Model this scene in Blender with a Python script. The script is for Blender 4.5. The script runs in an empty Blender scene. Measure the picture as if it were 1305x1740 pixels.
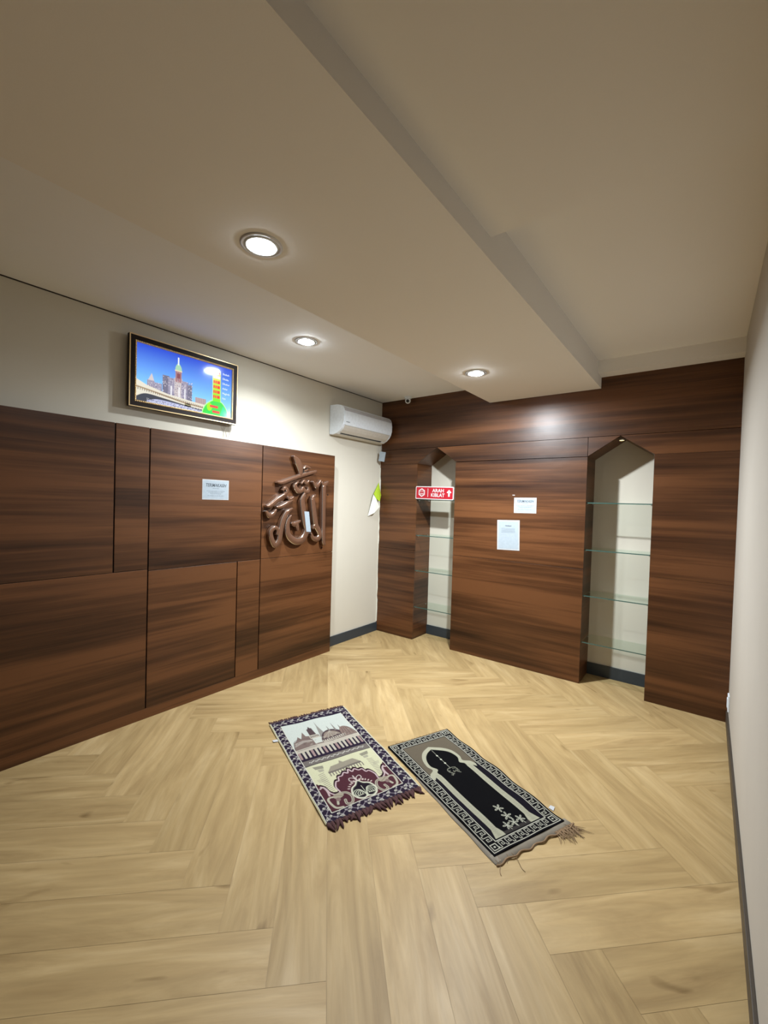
import bpy, bmesh, math, random
import numpy as np
from mathutils import Vector, Matrix

random.seed(7)
S = bpy.context.scene
COL = S.collection

# ------------------------------------------------------------------ camera, light, exposure
CAM_F = 718.24                      # focal length in pixels of the 1305x1740 frame
CAM_POS = Vector((3.0623, -3.8985, 1.5))
YAW, PITCH, ROLL = -0.654386, -0.0212238, 0.0296385
LAMP_W = 34.0
LAMP_COL = (0.89, 0.95, 1.0)
cam_d = bpy.data.cameras.new('camera')
cam_d.sensor_fit = 'VERTICAL'; cam_d.sensor_height = 36.0; cam_d.sensor_width = 27.0
cam_d.lens = 36.0 * CAM_F / 1740.0
cam_d.clip_start = 0.02
cam = bpy.data.objects.new('camera', cam_d); COL.objects.link(cam)
fwd = Vector((math.sin(YAW)*math.cos(PITCH), math.cos(YAW)*math.cos(PITCH), math.sin(PITCH)))
r0 = Vector((math.cos(YAW), -math.sin(YAW), 0)); u0 = r0.cross(fwd)
cr, sr = math.cos(ROLL), math.sin(ROLL)
rgt = cr*r0 + sr*u0; upv = -sr*r0 + cr*u0
M = Matrix((rgt, upv, -fwd)).transposed().to_4x4(); M.translation = CAM_POS
cam.matrix_world = M
S.camera = cam

world = bpy.data.worlds.new('world'); S.world = world; world.use_nodes = True
world.node_tree.nodes['Background'].inputs[0].default_value = (0.9, 0.95, 1.0, 1)
world.node_tree.nodes['Background'].inputs[1].default_value = 0.0
S.view_settings.view_transform = 'Standard'; S.view_settings.look = 'None'
S.view_settings.gamma = 1.0; S.view_settings.use_curve_mapping = False
S.view_settings.exposure = 0.58

# the entrance behind the photographer lets in soft light from the corridor
corr = bpy.data.lights.new('corridor_light', 'AREA'); corr.shape = 'DISK'
corr.size = 0.30; corr.energy = 3.5; corr.color = (1.0, 0.88, 0.84)
co = bpy.data.objects.new('corridor_light', corr); COL.objects.link(co)
co.location = (3.75, -5.08, 2.25)
co.rotation_euler = (Vector((2.1, -3.0, 0.0))-Vector((3.75, -5.08, 2.25))).to_track_quat('-Z', 'Y').to_euler()

# ------------------------------------------------------------------ room dimensions (metres)
W = 3.225; YF = -4.75; YB = 0.31
H_LEFT, H_MID, H_LIP, H_TRAY = 2.667, 2.508, 2.599, 2.70
MX0, MX1 = 1.334, 2.3155
T = 0.104; PTOP = 1.953
SEAM, FR0, FR1 = 0.985, 1.945, 2.108

# ------------------------------------------------------------------ material helpers
def new_mat(name):
    m = bpy.data.materials.new(name); m.use_nodes = True
    nt = m.node_tree; nt.nodes.clear()
    out = nt.nodes.new('ShaderNodeOutputMaterial'); b = nt.nodes.new('ShaderNodeBsdfPrincipled')
    nt.links.new(b.outputs[0], out.inputs[0])
    return m, nt, b
def N(nt, t, **k):
    n = nt.nodes.new(t)
    for a, v in k.items(): setattr(n, a, v)
    return n
def ramp(nt, fac, stops):
    r = N(nt, 'ShaderNodeValToRGB'); e = r.color_ramp.elements
    while len(e) < len(stops): e.new(0.5)
    for q, (p, c) in zip(e, stops): q.position = p; q.color = (*c, 1)
    nt.links.new(fac, r.inputs[0]); return r.outputs[0]
def noise(nt, vec, scale, detail=4, rough=0.5, dist=0.0):
    n = N(nt, 'ShaderNodeTexNoise'); n.inputs['Scale'].default_value = scale
    n.inputs['Detail'].default_value = detail; n.inputs['Roughness'].default_value = rough
    n.inputs['Distortion'].default_value = dist
    nt.links.new(vec, n.inputs['Vector']); return n.outputs['Fac']
def mapping(nt, vec, scale=(1,1,1), loc=(0,0,0)):
    m = N(nt, 'ShaderNodeMapping'); m.inputs['Scale'].default_value = scale; m.inputs['Location'].default_value = loc
    nt.links.new(vec, m.inputs['Vector']); return m.outputs[0]
def mixc(nt, fac, a, b, mode='MIX'):
    m = N(nt, 'ShaderNodeMix', data_type='RGBA', blend_type=mode)
    if isinstance(fac, float): m.inputs[0].default_value = fac
    else: nt.links.new(fac, m.inputs[0])
    for i, v in ((6, a), (7, b)):
        if isinstance(v, tuple): m.inputs[i].default_value = (*v, 1)
        else: nt.links.new(v, m.inputs[i])
    return m.outputs[2]
def bump(nt, b, h, strength, dist=0.01):
    n = N(nt, 'ShaderNodeBump'); n.inputs['Strength'].default_value = strength; n.inputs['Distance'].default_value = dist
    nt.links.new(h, n.inputs['Height']); nt.links.new(n.outputs[0], b.inputs['Normal'])
def flat(name, c, rough=0.5, metal=0.0, spec=0.5, bmp=0.0):
    m, nt, b = new_mat(name)
    b.inputs['Roughness'].default_value = rough; b.inputs['Metallic'].default_value = metal
    b.inputs['Specular IOR Level'].default_value = spec
    tc = N(nt, 'ShaderNodeTexCoord').outputs['Object']
    f = noise(nt, tc, 40.0, 3)
    c2 = tuple(x*0.93 for x in c)
    nt.links.new(ramp(nt, f, [(0.35, c2), (0.65, c)]), b.inputs['Base Color'])
    if bmp: bump(nt, b, f, bmp)
    return m

def make_wood(name, light, dark):
    m, nt, b = new_mat(name)
    tc = N(nt, 'ShaderNodeTexCoord').outputs['Object']
    oi = N(nt, 'ShaderNodeObjectInfo').outputs['Random']
    add = N(nt, 'ShaderNodeVectorMath', operation='ADD'); nt.links.new(tc, add.inputs[0])
    cmb = N(nt, 'ShaderNodeCombineXYZ'); mul = N(nt, 'ShaderNodeMath', operation='MULTIPLY'); mul.inputs[1].default_value = 3.0
    nt.links.new(oi, mul.inputs[0]); nt.links.new(mul.outputs[0], cmb.inputs[2]); nt.links.new(cmb.outputs[0], add.inputs[1])
    v = add.outputs[0]
    big = noise(nt, mapping(nt, v, (0.33, 0.33, 4.5)), 1.0, 3, 0.5, 0.25)
    fine = noise(nt, mapping(nt, v, (0.6, 0.6, 24.0)), 1.0, 4, 0.6, 0.25)
    hair = noise(nt, mapping(nt, v, (3.0, 3.0, 150.0)), 1.0, 3, 0.6, 0.1)
    s1 = N(nt, 'ShaderNodeMath', operation='MULTIPLY_ADD'); nt.links.new(fine, s1.inputs[0]); s1.inputs[1].default_value = 0.6
    nt.links.new(big, s1.inputs[2])
    s2 = N(nt, 'ShaderNodeMath', operation='MULTIPLY_ADD'); nt.links.new(hair, s2.inputs[0]); s2.inputs[1].default_value = 0.18
    nt.links.new(s1.outputs[0], s2.inputs[2])
    mid = tuple((a+c)*0.5 for a, c in zip(light, dark))
    nt.links.new(ramp(nt, s2.outputs[0], [(0.64, dark), (0.86, mid), (1.06, light)]), b.inputs['Base Color'])
    b.inputs['Roughness'].default_value = 0.37
    b.inputs['Specular IOR Level'].default_value = 0.38
    bump(nt, b, noise(nt, mapping(nt, v, (3.0, 3.0, 5.0)), 1.0, 2), 0.25, 0.01)
    return m
WOOD = make_wood('walnut_laminate', (0.128, 0.0500, 0.0180), (0.0205, 0.0066, 0.0020))
GROOVE = flat('groove_black', (0.018, 0.010, 0.007), 0.7)

def make_paint(name, c, c2, rough=0.75, var=2.0):
    m, nt, b = new_mat(name)
    tc = N(nt, 'ShaderNodeTexCoord').outputs['Object']
    f = noise(nt, tc, var, 3)
    nt.links.new(ramp(nt, f, [(0.3, c2), (0.7, c)]), b.inputs['Base Color'])
    b.inputs['Roughness'].default_value = rough; b.inputs['Specular IOR Level'].default_value = 0.3
    bump(nt, b, noise(nt, tc, 220.0, 3), 0.06, 0.002)
    return m
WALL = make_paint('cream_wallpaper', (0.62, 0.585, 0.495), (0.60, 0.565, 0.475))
CEIL = make_paint('ceiling_neutral_tone', (0.87, 0.875, 0.88), (0.85, 0.855, 0.86), 0.8, 1.0)
CEIL_W = make_paint('ceiling_warm_tone', (0.86, 0.835, 0.80), (0.84, 0.815, 0.78), 0.8, 1.0)  # slightly warmer tone for the middle and right ceiling fields
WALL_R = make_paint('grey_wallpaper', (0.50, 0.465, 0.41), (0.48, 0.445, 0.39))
BASE = flat('slate_skirting', (0.032, 0.042, 0.052), 0.45)
BASE_R = flat('brown_skirting', (0.055, 0.042, 0.030), 0.5)
WHITE = flat('white_plastic', (0.82, 0.88, 0.94), 0.35)
WHITE2 = flat('ivory_plastic', (0.66, 0.63, 0.57), 0.45)
PAPER = flat('paper_white', (0.34, 0.40, 0.45), 0.6)
PAPER_EDGE = flat('laminate_edge', (0.48, 0.49, 0.50), 0.35)
INK = flat('grey_ink', (0.09, 0.11, 0.13), 0.7)
INK_PALE = flat('pale_ink', (0.20, 0.24, 0.27), 0.7)
RED = flat('sign_red', (0.42, 0.014, 0.026), 0.35)
SIGN_W = flat('sign_white', (0.66, 0.62, 0.62), 0.35)
BLACKP = flat('black_plastic', (0.012, 0.012, 0.014), 0.35)
GREEN = flat('lime_paper', (0.42, 0.60, 0.03), 0.6)
CREAMP = flat('cream_paper', (0.80, 0.82, 0.74), 0.6)
CHROME = flat('brushed_metal', (0.62, 0.62, 0.64), 0.28, 1.0)
TRIMM = flat('lamp_trim', (0.60, 0.61, 0.64), 0.35, 0.3)
BRONZE = flat('bronze_acrylic', (0.17, 0.085, 0.050), 0.2, 0.3)
SILVER = flat('silver_edge', (0.66, 0.60, 0.56), 0.22, 0.9)
GOLD = flat('frame_gold', (0.88, 0.66, 0.36), 0.3, 0.75)
FRAME_D = flat('frame_dark', (0.012, 0.006, 0.004), 0.45, 0.0, 0.2)
MAROON = flat('fringe_maroon', (0.055, 0.018, 0.018), 0.95)
HEMG = flat('hem_grey', (0.24, 0.21, 0.165), 0.95)
THREAD = flat('thread_brown', (0.22, 0.14, 0.075), 0.95)
CREAMY = flat('selvedge_cream', (0.44, 0.39, 0.22), 0.95)
CORD = flat('cord_white', (0.55, 0.53, 0.48), 0.5)

def make_glass():
    m = bpy.data.materials.new('shelf_glass'); m.use_nodes = True; nt = m.node_tree; nt.nodes.clear()
    out = N(nt, 'ShaderNodeOutputMaterial'); tr = N(nt, 'ShaderNodeBsdfTransparent'); gl = N(nt, 'ShaderNodeBsdfGlossy')
    tc = N(nt, 'ShaderNodeTexCoord').outputs['Object']
    nt.links.new(ramp(nt, noise(nt, tc, 6.0), [(0.3, (0.955, 0.985, 0.975)), (0.7, (0.965, 0.99, 0.98))]), tr.inputs[0])
    gl.inputs['Roughness'].default_value = 0.04; gl.inputs['Color'].default_value = (0.85, 0.95, 0.92, 1)
    lw = N(nt, 'ShaderNodeLayerWeight'); lw.inputs['Blend'].default_value = 0.5
    pw = N(nt, 'ShaderNodeMath', operation='POWER'); nt.links.new(lw.outputs['Facing'], pw.inputs[0]); pw.inputs[1].default_value = 4.5
    ma = N(nt, 'ShaderNodeMath', operation='MULTIPLY_ADD'); nt.links.new(pw.outputs[0], ma.inputs[0]); ma.inputs[1].default_value = 0.55; ma.inputs[2].default_value = 0.03
    mx = N(nt, 'ShaderNodeMixShader'); nt.links.new(ma.outputs[0], mx.inputs[0])
    nt.links.new(tr.outputs[0], mx.inputs[1]); nt.links.new(gl.outputs[0], mx.inputs[2]); nt.links.new(mx.outputs[0], out.inputs[0])
    return m
GLASS = make_glass()
GLASS_E = flat('glass_edge_green', (0.05, 0.11, 0.095), 0.15)

def emit(name, c, s):
    m = bpy.data.materials.new(name); m.use_nodes = True; nt = m.node_tree; nt.nodes.clear()
    out = N(nt, 'ShaderNodeOutputMaterial'); e = N(nt, 'ShaderNodeEmission')
    e.inputs[0].default_value = (*c, 1); e.inputs[1].default_value = s
    nt.links.new(e.outputs[0], out.inputs[0]); return m
LAMP = emit('lamp_glow', (0.88, 0.95, 1.0), 150.0)
LAMP_BRIGHT = emit('lamp_glow_bright', (0.86, 0.94, 1.0), 210.0)
LAMP_DIM = emit('lamp_glow_dim', (0.88, 0.95, 1.0), 45.0)
WARM = emit('warm_lamp_glow', (1.0, 0.80, 0.30), 3.0)

def make_floor():
    m, nt, b = new_mat('oak_herringbone')
    uv = N(nt, 'ShaderNodeUVMap', uv_map='grain').outputs[0]
    rnd = N(nt, 'ShaderNodeAttribute', attribute_name='plank'); rv = rnd.outputs['Color']
    sep = N(nt, 'ShaderNodeSeparateColor'); nt.links.new(rv, sep.inputs[0])
    g1 = noise(nt, mapping(nt, uv, (1.3, 9.0, 1)), 1.0, 5, 0.6, 1.2)
    g2 = noise(nt, mapping(nt, uv, (3.0, 45.0, 1)), 1.0, 4, 0.6, 0.5)
    kn = noise(nt, mapping(nt, uv, (3.6, 11.0, 1), (7, 3, 0)), 1.0, 2, 0.5, 0.4)
    c = ramp(nt, g1, [(0.28, (0.310, 0.208, 0.092)), (0.52, (0.415, 0.292, 0.136)), (0.76, (0.510, 0.375, 0.195))])
    c = mixc(nt, 0.35, c, ramp(nt, g2, [(0.3, (0.66, 0.66, 0.66)), (0.7, (1.06, 1.06, 1.06))]), 'MULTIPLY')
    c = mixc(nt, 1.0, c, ramp(nt, kn, [(0.22, (0.52, 0.47, 0.40)), (0.33, (1, 1, 1))]), 'MULTIPLY')
    c = mixc(nt, 1.0, c, ramp(nt, kn, [(0.72, (1, 1, 1)), (0.82, (1.25, 1.28, 1.35))]), 'MULTIPLY')
    c = mixc(nt, 1.0, c, ramp(nt, sep.outputs[0], [(0.0, (0.90, 0.895, 0.87)), (1.0, (1.07, 1.07, 1.07))]), 'MULTIPLY')
    nt.links.new(c, b.inputs['Base Color'])
    nt.links.new(ramp(nt, g1, [(0.3, (0.46,)*3), (0.7, (0.38,)*3)]), b.inputs['Roughness'])
    b.inputs['Specular IOR Level'].default_value = 0.22
    bump(nt, b, g2, 0.12, 0.002)
    return m
FLOOR = make_floor()
SEAMM = flat('floor_seam', (0.34, 0.235, 0.12), 0.6)

def attr_mat(name, attr, rough=0.95, emission=0.0, weave=0.0):
    m, nt, b = new_mat(name)
    a = N(nt, 'ShaderNodeAttribute', attribute_name=attr).outputs['Color']
    b.inputs['Roughness'].default_value = rough
    if emission:
        b.inputs['Base Color'].default_value = (0.01, 0.01, 0.012, 1)
        nt.links.new(a, b.inputs['Emission Color']); b.inputs['Emission Strength'].default_value = emission
        b.inputs['Specular IOR Level'].default_value = 0.5
    else:
        b.inputs['Specular IOR Level'].default_value = 0.1
        tc = N(nt, 'ShaderNodeTexCoord').outputs['Object']
        f = noise(nt, tc, 500.0, 2)
        nt.links.new(mixc(nt, 1.0, a, ramp(nt, f, [(0.3, (0.8,)*3), (0.7, (1.1,)*3)]), 'MULTIPLY'), b.inputs['Base Color'])
        bump(nt, b, f, 0.3, 0.002)
    return m

# ------------------------------------------------------------------ object helpers
def tag(o, label=None, cat=None, group=None, kind=None):
    if label: o['label'] = label
    if cat: o['category'] = cat
    if group: o['group'] = group
    if kind: o['kind'] = kind
    return o
def empty(name, loc=(0,0,0)):
    o = bpy.data.objects.new(name, None); COL.objects.link(o); o.location = loc; o.empty_display_size = 0.05
    return o
def link(name, bm, mat, parent=None, smooth=False, mats=None):
    me = bpy.data.meshes.new(name)
    bmesh.ops.recalc_face_normals(bm, faces=bm.faces[:])
    if smooth:
        for f in bm.faces: f.smooth = True
    bm.to_mesh(me); bm.free()
    for x in (mats or [mat]): me.materials.append(x)
    o = bpy.data.objects.new(name, me); COL.objects.link(o)
    if parent:
        o.parent = parent; o.matrix_parent_inverse = Matrix.Translation(-parent.location)
    return o
def box(bm, a, b, mi=0):
    x0, y0, z0 = a; x1, y1, z1 = b
    v = [bm.verts.new(p) for p in ((x0,y0,z0),(x1,y0,z0),(x1,y1,z0),(x0,y1,z0),(x0,y0,z1),(x1,y0,z1),(x1,y1,z1),(x0,y1,z1))]
    fs = [bm.faces.new([v[i] for i in q]) for q in ((3,2,1,0),(4,5,6,7),(0,1,5,4),(1,2,6,5),(2,3,7,6),(3,0,4,7))]
    for f in fs: f.material_index = mi
    return fs
def prism(bm, pts, d0, d1, to3, mi=0):
    """polygon pts (2D) extruded from depth d0 to d1; to3(p, d) -> 3D"""
    a = [bm.verts.new(to3(p, d0)) for p in pts]; b = [bm.verts.new(to3(p, d1)) for p in pts]
    n = len(pts)
    fs = [bm.faces.new(a), bm.faces.new(b[::-1])]
    fs += [bm.faces.new((a[i], b[i], b[(i+1) % n], a[(i+1) % n])) for i in range(n)]
    for f in fs: f.material_index = mi
    return fs
XZ = lambda p, d: (p[0], d, p[1])     # drawn on the back wall
YZ = lambda p, d: (d, p[0], p[1])     # drawn on the left wall
XY = lambda p, d: (p[0], p[1], d)
def bevel(bm, w, seg=2):
    bmesh.ops.bevel(bm, geom=bm.edges[:], offset=w, segments=seg, profile=0.5, affect='EDGES')
def boxobj(name, a, b, mat, parent=None, bev=0.0, seg=2):
    bm = bmesh.new(); box(bm, a, b)
    if bev: bevel(bm, bev, seg)
    return link(name, bm, mat, parent)
def lathe(bm, prof, c, axis='z', seg=40, mi=0):
    rings = []
    for r, h in prof:
        ring = []
        for i in range(seg):
            t = 2*math.pi*i/seg
            if axis == 'z': p = (c[0]+r*math.cos(t), c[1]+r*math.sin(t), c[2]+h)
            elif axis == 'y': p = (c[0]+r*math.cos(t), c[1]+h, c[2]+r*math.sin(t))
            else: p = (c[0]+h, c[1]+r*math.cos(t), c[2]+r*math.sin(t))
            ring.append(bm.verts.new(p))
        rings.append(ring)
    for a, b in zip(rings, rings[1:]):
        for i in range(seg):
            f = bm.faces.new((a[i], a[(i+1) % seg], b[(i+1) % seg], b[i])); f.material_index = mi
    return rings
def tube(bm, pts, r, seg=6):
    pts = [Vector(p) for p in pts]; rings = []
    for i, p in enumerate(pts):
        d = (pts[min(i+1, len(pts)-1)] - pts[max(i-1, 0)]).normalized()
        s = d.cross(Vector((0.3, 0.2, 1))).normalized(); t = d.cross(s)
        rr = r[i] if isinstance(r, (list, tuple)) else r
        rings.append([bm.verts.new(p + rr*(math.cos(2*math.pi*k/seg)*s + math.sin(2*math.pi*k/seg)*t)) for k in range(seg)])
    for a, b in zip(rings, rings[1:]):
        for k in range(seg): bm.faces.new((a[k], a[(k+1) % seg], b[(k+1) % seg], b[k]))
    bm.faces.new(rings[0][::-1]); bm.faces.new(rings[-1])
def text_mesh(bm, body, size, origin, right, up, depth=0.0006, bold=0.0, shear=0.0, align='CENTER', squash=1.0, mi=0):
    cu = bpy.data.curves.new('t', 'FONT'); cu.body = body; cu.size = size; cu.extrude = depth
    cu.align_x = align; cu.align_y = 'CENTER'; cu.offset = bold; cu.shear = shear; cu.resolution_u = 3
    o = bpy.data.objects.new('t', cu); COL.objects.link(o)
    dg = bpy.context.evaluated_depsgraph_get(); dg.update()
    me = bpy.data.meshes.new_from_object(o.evaluated_get(dg))
    right = Vector(right); up = Vector(up); nrm = right.cross(up)
    off = len(bm.verts)
    vs = [bm.verts.new(Vector(origin) + right*v.co.x*squash + up*v.co.y + nrm*v.co.z) for v in me.vertices]
    for p in me.polygons:
        try:
            f = bm.faces.new([vs[i] for i in p.vertices]); f.material_index = mi
        except ValueError: pass
    bpy.data.objects.remove(o); bpy.data.curves.remove(cu); bpy.data.meshes.remove(me)

def struct(o): o['kind'] = 'structure'; return o

# ------------------------------------------------------------------ the room shell
# floor: herringbone planks laid at 45 degrees, every plank its own face
def clip(poly, inside, cut):
    out = []
    for i, p in enumerate(poly):
        q = poly[(i+1) % len(poly)]
        if inside(p): out.append(p)
        if inside(p) != inside(q): out.append(cut(p, q))
    return out
def clip_room(poly, x0, x1, y0, y1):
    def lerp(p, q, t): return tuple(a + (b-a)*t for a, b in zip(p, q))
    for ax, v, s in ((0, x0, 1), (0, x1, -1), (1, y0, 1), (1, y1, -1)):
        poly = clip(poly, lambda p: s*(p[ax]-v) >= 0, lambda p, q: lerp(p, q, (v-p[ax])/(q[ax]-p[ax])))
        if len(poly) < 3: return []
    return poly
bm = bmesh.new(); uvl = bm.loops.layers.uv.new('grain'); cl = bm.loops.layers.float_color.new('plank')
PW, PN, PH_A, PH_B, G = 0.186, 5, 0.064, -0.064, 0.0004
R2 = math.sqrt(0.5)
rnd = random.Random(3)
vb = [bm.verts.new(p) for p in ((0, YF, -0.0012), (W, YF, -0.0012), (W, YB, -0.0012), (0, YB, -0.0012))]
f = bm.faces.new(vb); f.material_index = 1
vd = [bm.verts.new(p) for p in ((0, YF, -0.06), (W, YF, -0.06), (W, YB, -0.06), (0, YB, -0.06))]
bm.faces.new(vd[::-1]).material_index = 1
for i in range(4): bm.faces.new((vb[i], vd[i], vd[(i+1) % 4], vb[(i+1) % 4])).material_index = 1
for i in range(-50, 50):
    for j in range(-50, 50):
        c = (i - j + 7) % (2*PN)
        for kind, hit in (('H', c == 0), ('V', c == 2*PN-1)):
            if not hit: continue
            wa, wb = (PN, 1) if kind == 'H' else (1, PN)
            a0, b0, a1, b1 = i*PW+G, j*PW+G, (i+wa)*PW-G, (j+wb)*PW-G
            tn, ofs = rnd.random(), (rnd.random()*40, rnd.random()*40)
            pts = []
            for a, b in ((a0, b0), (a1, b0), (a1, b1), (a0, b1)):
                x = (a+b)*R2 + PH_A; y = (a-b)*R2 + PH_B
                u, v = (a-a0, b-b0) if kind == 'H' else (b-b0, a-a0)
                pts.append((x, y, u, v))
            pts = clip_room(pts, 0, W, YF, YB)
            if len(pts) < 3: continue
            vs = [bm.verts.new((p[0], p[1], 0)) for p in pts]
            f = bm.faces.new(vs)
            for l, p in zip(f.loops, pts):
                l[uvl].uv = (p[2]+ofs[0], p[3]+ofs[1]); l[cl] = (tn, tn, tn, 1)
me = bpy.data.meshes.new('floor')
for f in bm.faces:
    if f.calc_center_median().z > -0.001:
        f.normal_update()
        if f.normal.z < 0: f.normal_flip()
bm.to_mesh(me); bm.free(); me.materials.append(FLOOR); me.materials.append(SEAMM)
fl = bpy.data.objects.new('floor', me); COL.objects.link(fl); struct(fl)

# walls
struct(boxobj('wall_left', (-0.12, YF-0.12, -0.06), (0, YB+0.12, 2.95), WALL))
bm = bmesh.new()      # right wall, with the entrance the photographer came in by behind the camera
box(bm, (W, -3.97, -0.06), (W+0.12, YB+0.12, 2.95)); box(bm, (W, YF-0.12, -0.06), (W+0.12, -4.62, 2.95)); box(bm, (W, -4.62, 2.1), (W+0.12, -3.97, 2.95))
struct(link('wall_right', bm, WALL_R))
struct(boxobj('wall_back', (0, YB, -0.06), (W, YB+0.12, 2.95), WALL))
struct(boxobj('wall_front', (0, YF-0.12, -0.06), (W, YF, 2.95), WOOD))  # out of view; dark wood added to cut light bounced into the foreground

# ceiling: left field, dropped middle band, right field with a recessed tray
bm = bmesh.new(); TOP = 2.95
box(bm, (0, YF, H_LEFT), (MX0, 0.0, TOP))
box(bm, (MX0, YF, H_MID), (MX1, 0.0, TOP))
box(bm, (MX1, YF, H_LIP), (W, -2.262, TOP))
box(bm, (MX1, -0.14, H_LIP), (W, 0.0, TOP))
box(bm, (MX1, -2.262, H_TRAY), (W, -0.14, TOP))
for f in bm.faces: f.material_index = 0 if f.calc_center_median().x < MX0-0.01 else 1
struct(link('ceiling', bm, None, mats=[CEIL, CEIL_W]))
# dark shadow gap strip along the left wall
struct(boxobj('trim_1', (0.0, YF, H_LEFT-0.006), (0.004, 0.0, H_LEFT), GROOVE))

# skirting
struct(boxobj('baseboard_left', (0.0, -0.868, 0), (0.014, 0.0, 0.10), BASE, bev=0.002))
struct(boxobj('baseboard_right', (W-0.012, -3.97, 0), (W, 0.0, 0.085), BASE_R, bev=0.002))
bm = bmesh.new(); box(bm, (0.512, YB-0.014, 0), (0.983, YB, 0.105)); box(bm, (2.232, YB-0.014, 0), (2.712, YB, 0.105))
struct(link('baseboard_back', bm, BASE))

# ------------------------------------------------------------------ left wall panelling
pan = tag(empty('wall_panelling', (T, -2.4, 0)), 'dark walnut wall panelling of large boards with black grooves along the left wall', 'wall panelling')
YE = -0.868; g = 0.004
boxobj('backing', (0.0, YF, 0.0), (T-0.012, YE-0.004, PTOP-0.004), GROOVE, pan)
boards = [  # y0, y1, z0, z1
    (YF, -2.825, 1.01, PTOP), (-2.825, -2.617, 1.01, PTOP), (YF, -2.617, 0.07, 1.01),
    (-2.617, -1.722, 1.0, PTOP), (-1.722, YE, 1.0, PTOP),
    (-2.617, -1.94, 0.07, 1.0), (-1.94, -1.722, 0.07, 1.0), (-1.722, YE, 0.07, 1.0)]
for y0, y1, z0, z1 in boards:
    e0 = 0 if y0 == YF else g; e1 = 0 if y1 == YE else g
    boxobj('board', (T-0.018, y0+e0, z0+(0.0015 if z0 > 0.5 else 0)), (T, y1-e1, z1-(0.0015 if z1 < 1.5 else 0)), WOOD, pan, 0.0012)
boxobj('plinth', (T-0.018, YF, 0.0), (T, YE, 0.0692), WOOD, pan, 0.001)
boxobj('end_panel', (0.0, YE-0.003, 0.0), (T-0.018, YE, PTOP), WOOD, pan)
boxobj('top_cap', (0.0, YF, PTOP-0.003), (T-0.018, YE-0.003, PTOP), WOOD, pan)

# ------------------------------------------------------------------ built-in joinery with two niches
cab = tag(empty('niche_cabinet', (1.6, 0.0, 0)), 'dark walnut built-in wall cabinet with two pointed display niches across the back', 'cabinet')
N1, N2 = (0.512, 0.983, 0.757), (2.232, 2.712, 2.472)
TH = 0.018; gg = 0.0022
def front(name, x0, x1, z0, z1, gt=0.001, gb=0.001, gl=0.0, gr=0.0):
    return boxobj(name, (x0+gl, 0.0, z0+gb), (x1-gr, TH, z1-gt), WOOD, cab, 0.001)
for x0, x1 in ((0.0, N1[0]), (N1[1], N2[0]), (N2[1], W)):
    boxobj('column_body', (x0, TH, 0.0), (x1, YB, FR0), WOOD, cab)
front('front_panel', 0.0, N1[0], 0.0, SEAM, 0.0015); front('front_panel', 0.0, N1[0], SEAM, FR0, 0.0012)
front('front_panel', N1[1], N2[0], 0.0, SEAM, 0.002); front('front_panel', N1[1], N2[0], SEAM, FR0, 0.003)
front('front_panel', N2[1], W, 0.0, SEAM, 0.0008); front('front_panel', N2[1], W, SEAM, FR0, 0.0008)
def frieze(name, pts, d1=TH):
    bm = bmesh.new(); prism(bm, pts, 0.0, d1, XZ); return link(name, bm, WOOD, cab)
AP = FR1-0.002
frieze('frieze_board', [(0, FR0+.001), (N1[0], FR0+.001), (N1[2], AP), (0, AP)])
frieze('frieze_board', [(N1[2], AP), (N1[1], FR0+.004), (N2[0]-0.003, FR0+.002), (N2[0]-0.003, AP)])
frieze('frieze_board', [(N2[0]+.001, FR0+.003), (N2[2], AP), (N2[0]+.001, AP)])
frieze('frieze_board', [(N2[2], AP), (N2[1], FR0), (W, FR0+.001), (W, AP)])
boxobj('groove_backing', (0.0, TH, FR0), (0.505, TH+0.01, FR1), GROOVE, cab)
boxobj('groove_backing', (0.99, TH, FR0), (2.226, TH+0.01, FR1), GROOVE, cab)
boxobj('groove_backing', (2.72, TH, FR0), (W, TH+0.01, FR1), GROOVE, cab)
for a, b, c in (N1, N2):     # sloping soffits inside the points of the niches
    for q in ((a, c), (b, c)):
        bm = bmesh.new(); s = 0.02 if q[0] < c else -0.02
        prism(bm, [(q[0], FR0), (q[1], AP), (q[1], AP+0.012), (q[0]-s, FR0+0.012)], TH, YB, XZ)
        link('arch_soffit', bm, WOOD, cab)
# tall fascia following the stepped ceiling
bm = bmesh.new()
prism(bm, [(0, FR1+.002), (W, FR1+.002), (W, H_LIP+0.02), (MX1, H_LIP+0.02), (MX1, H_LIP), (MX1, H_MID+0.02), (MX0, H_MID+0.02), (MX0, H_LEFT+0.02), (0, H_LEFT+0.02)], 0.001, 0.03, XZ)
link('fascia', bm, WOOD, cab)
boxobj('fascia_rail', (0.0, 0.031, FR1-0.004), (W, 0.06, FR1+0.03), GROOVE, cab)

# torn edge of the wallpaper where the left wall meets the cabinet
bm = bmesh.new(); rr = random.Random(5); zs = [0.11+0.05*i for i in range(37)]
ed = [0.004 + 0.010*abs(math.sin(z*3.1+0.7))*rr.random() for z in zs]
for i, z in enumerate(zs):
    if 1.55 < z < 1.78: ed[i] = 0.006 + (z-1.55)*0.02*(1 if z < 1.62 else -0.2) + 0.006
prism(bm, [(0, zs[0])] + [(e, z) for e, z in zip(ed, zs)] + [(0, zs[-1])], -0.0015, -0.0003, XZ)
tag(link('wallpaper_edge', bm, CREAMP), 'ragged cream wallpaper edge overlapping the corner of the wood cabinet', 'wallpaper')

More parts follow.
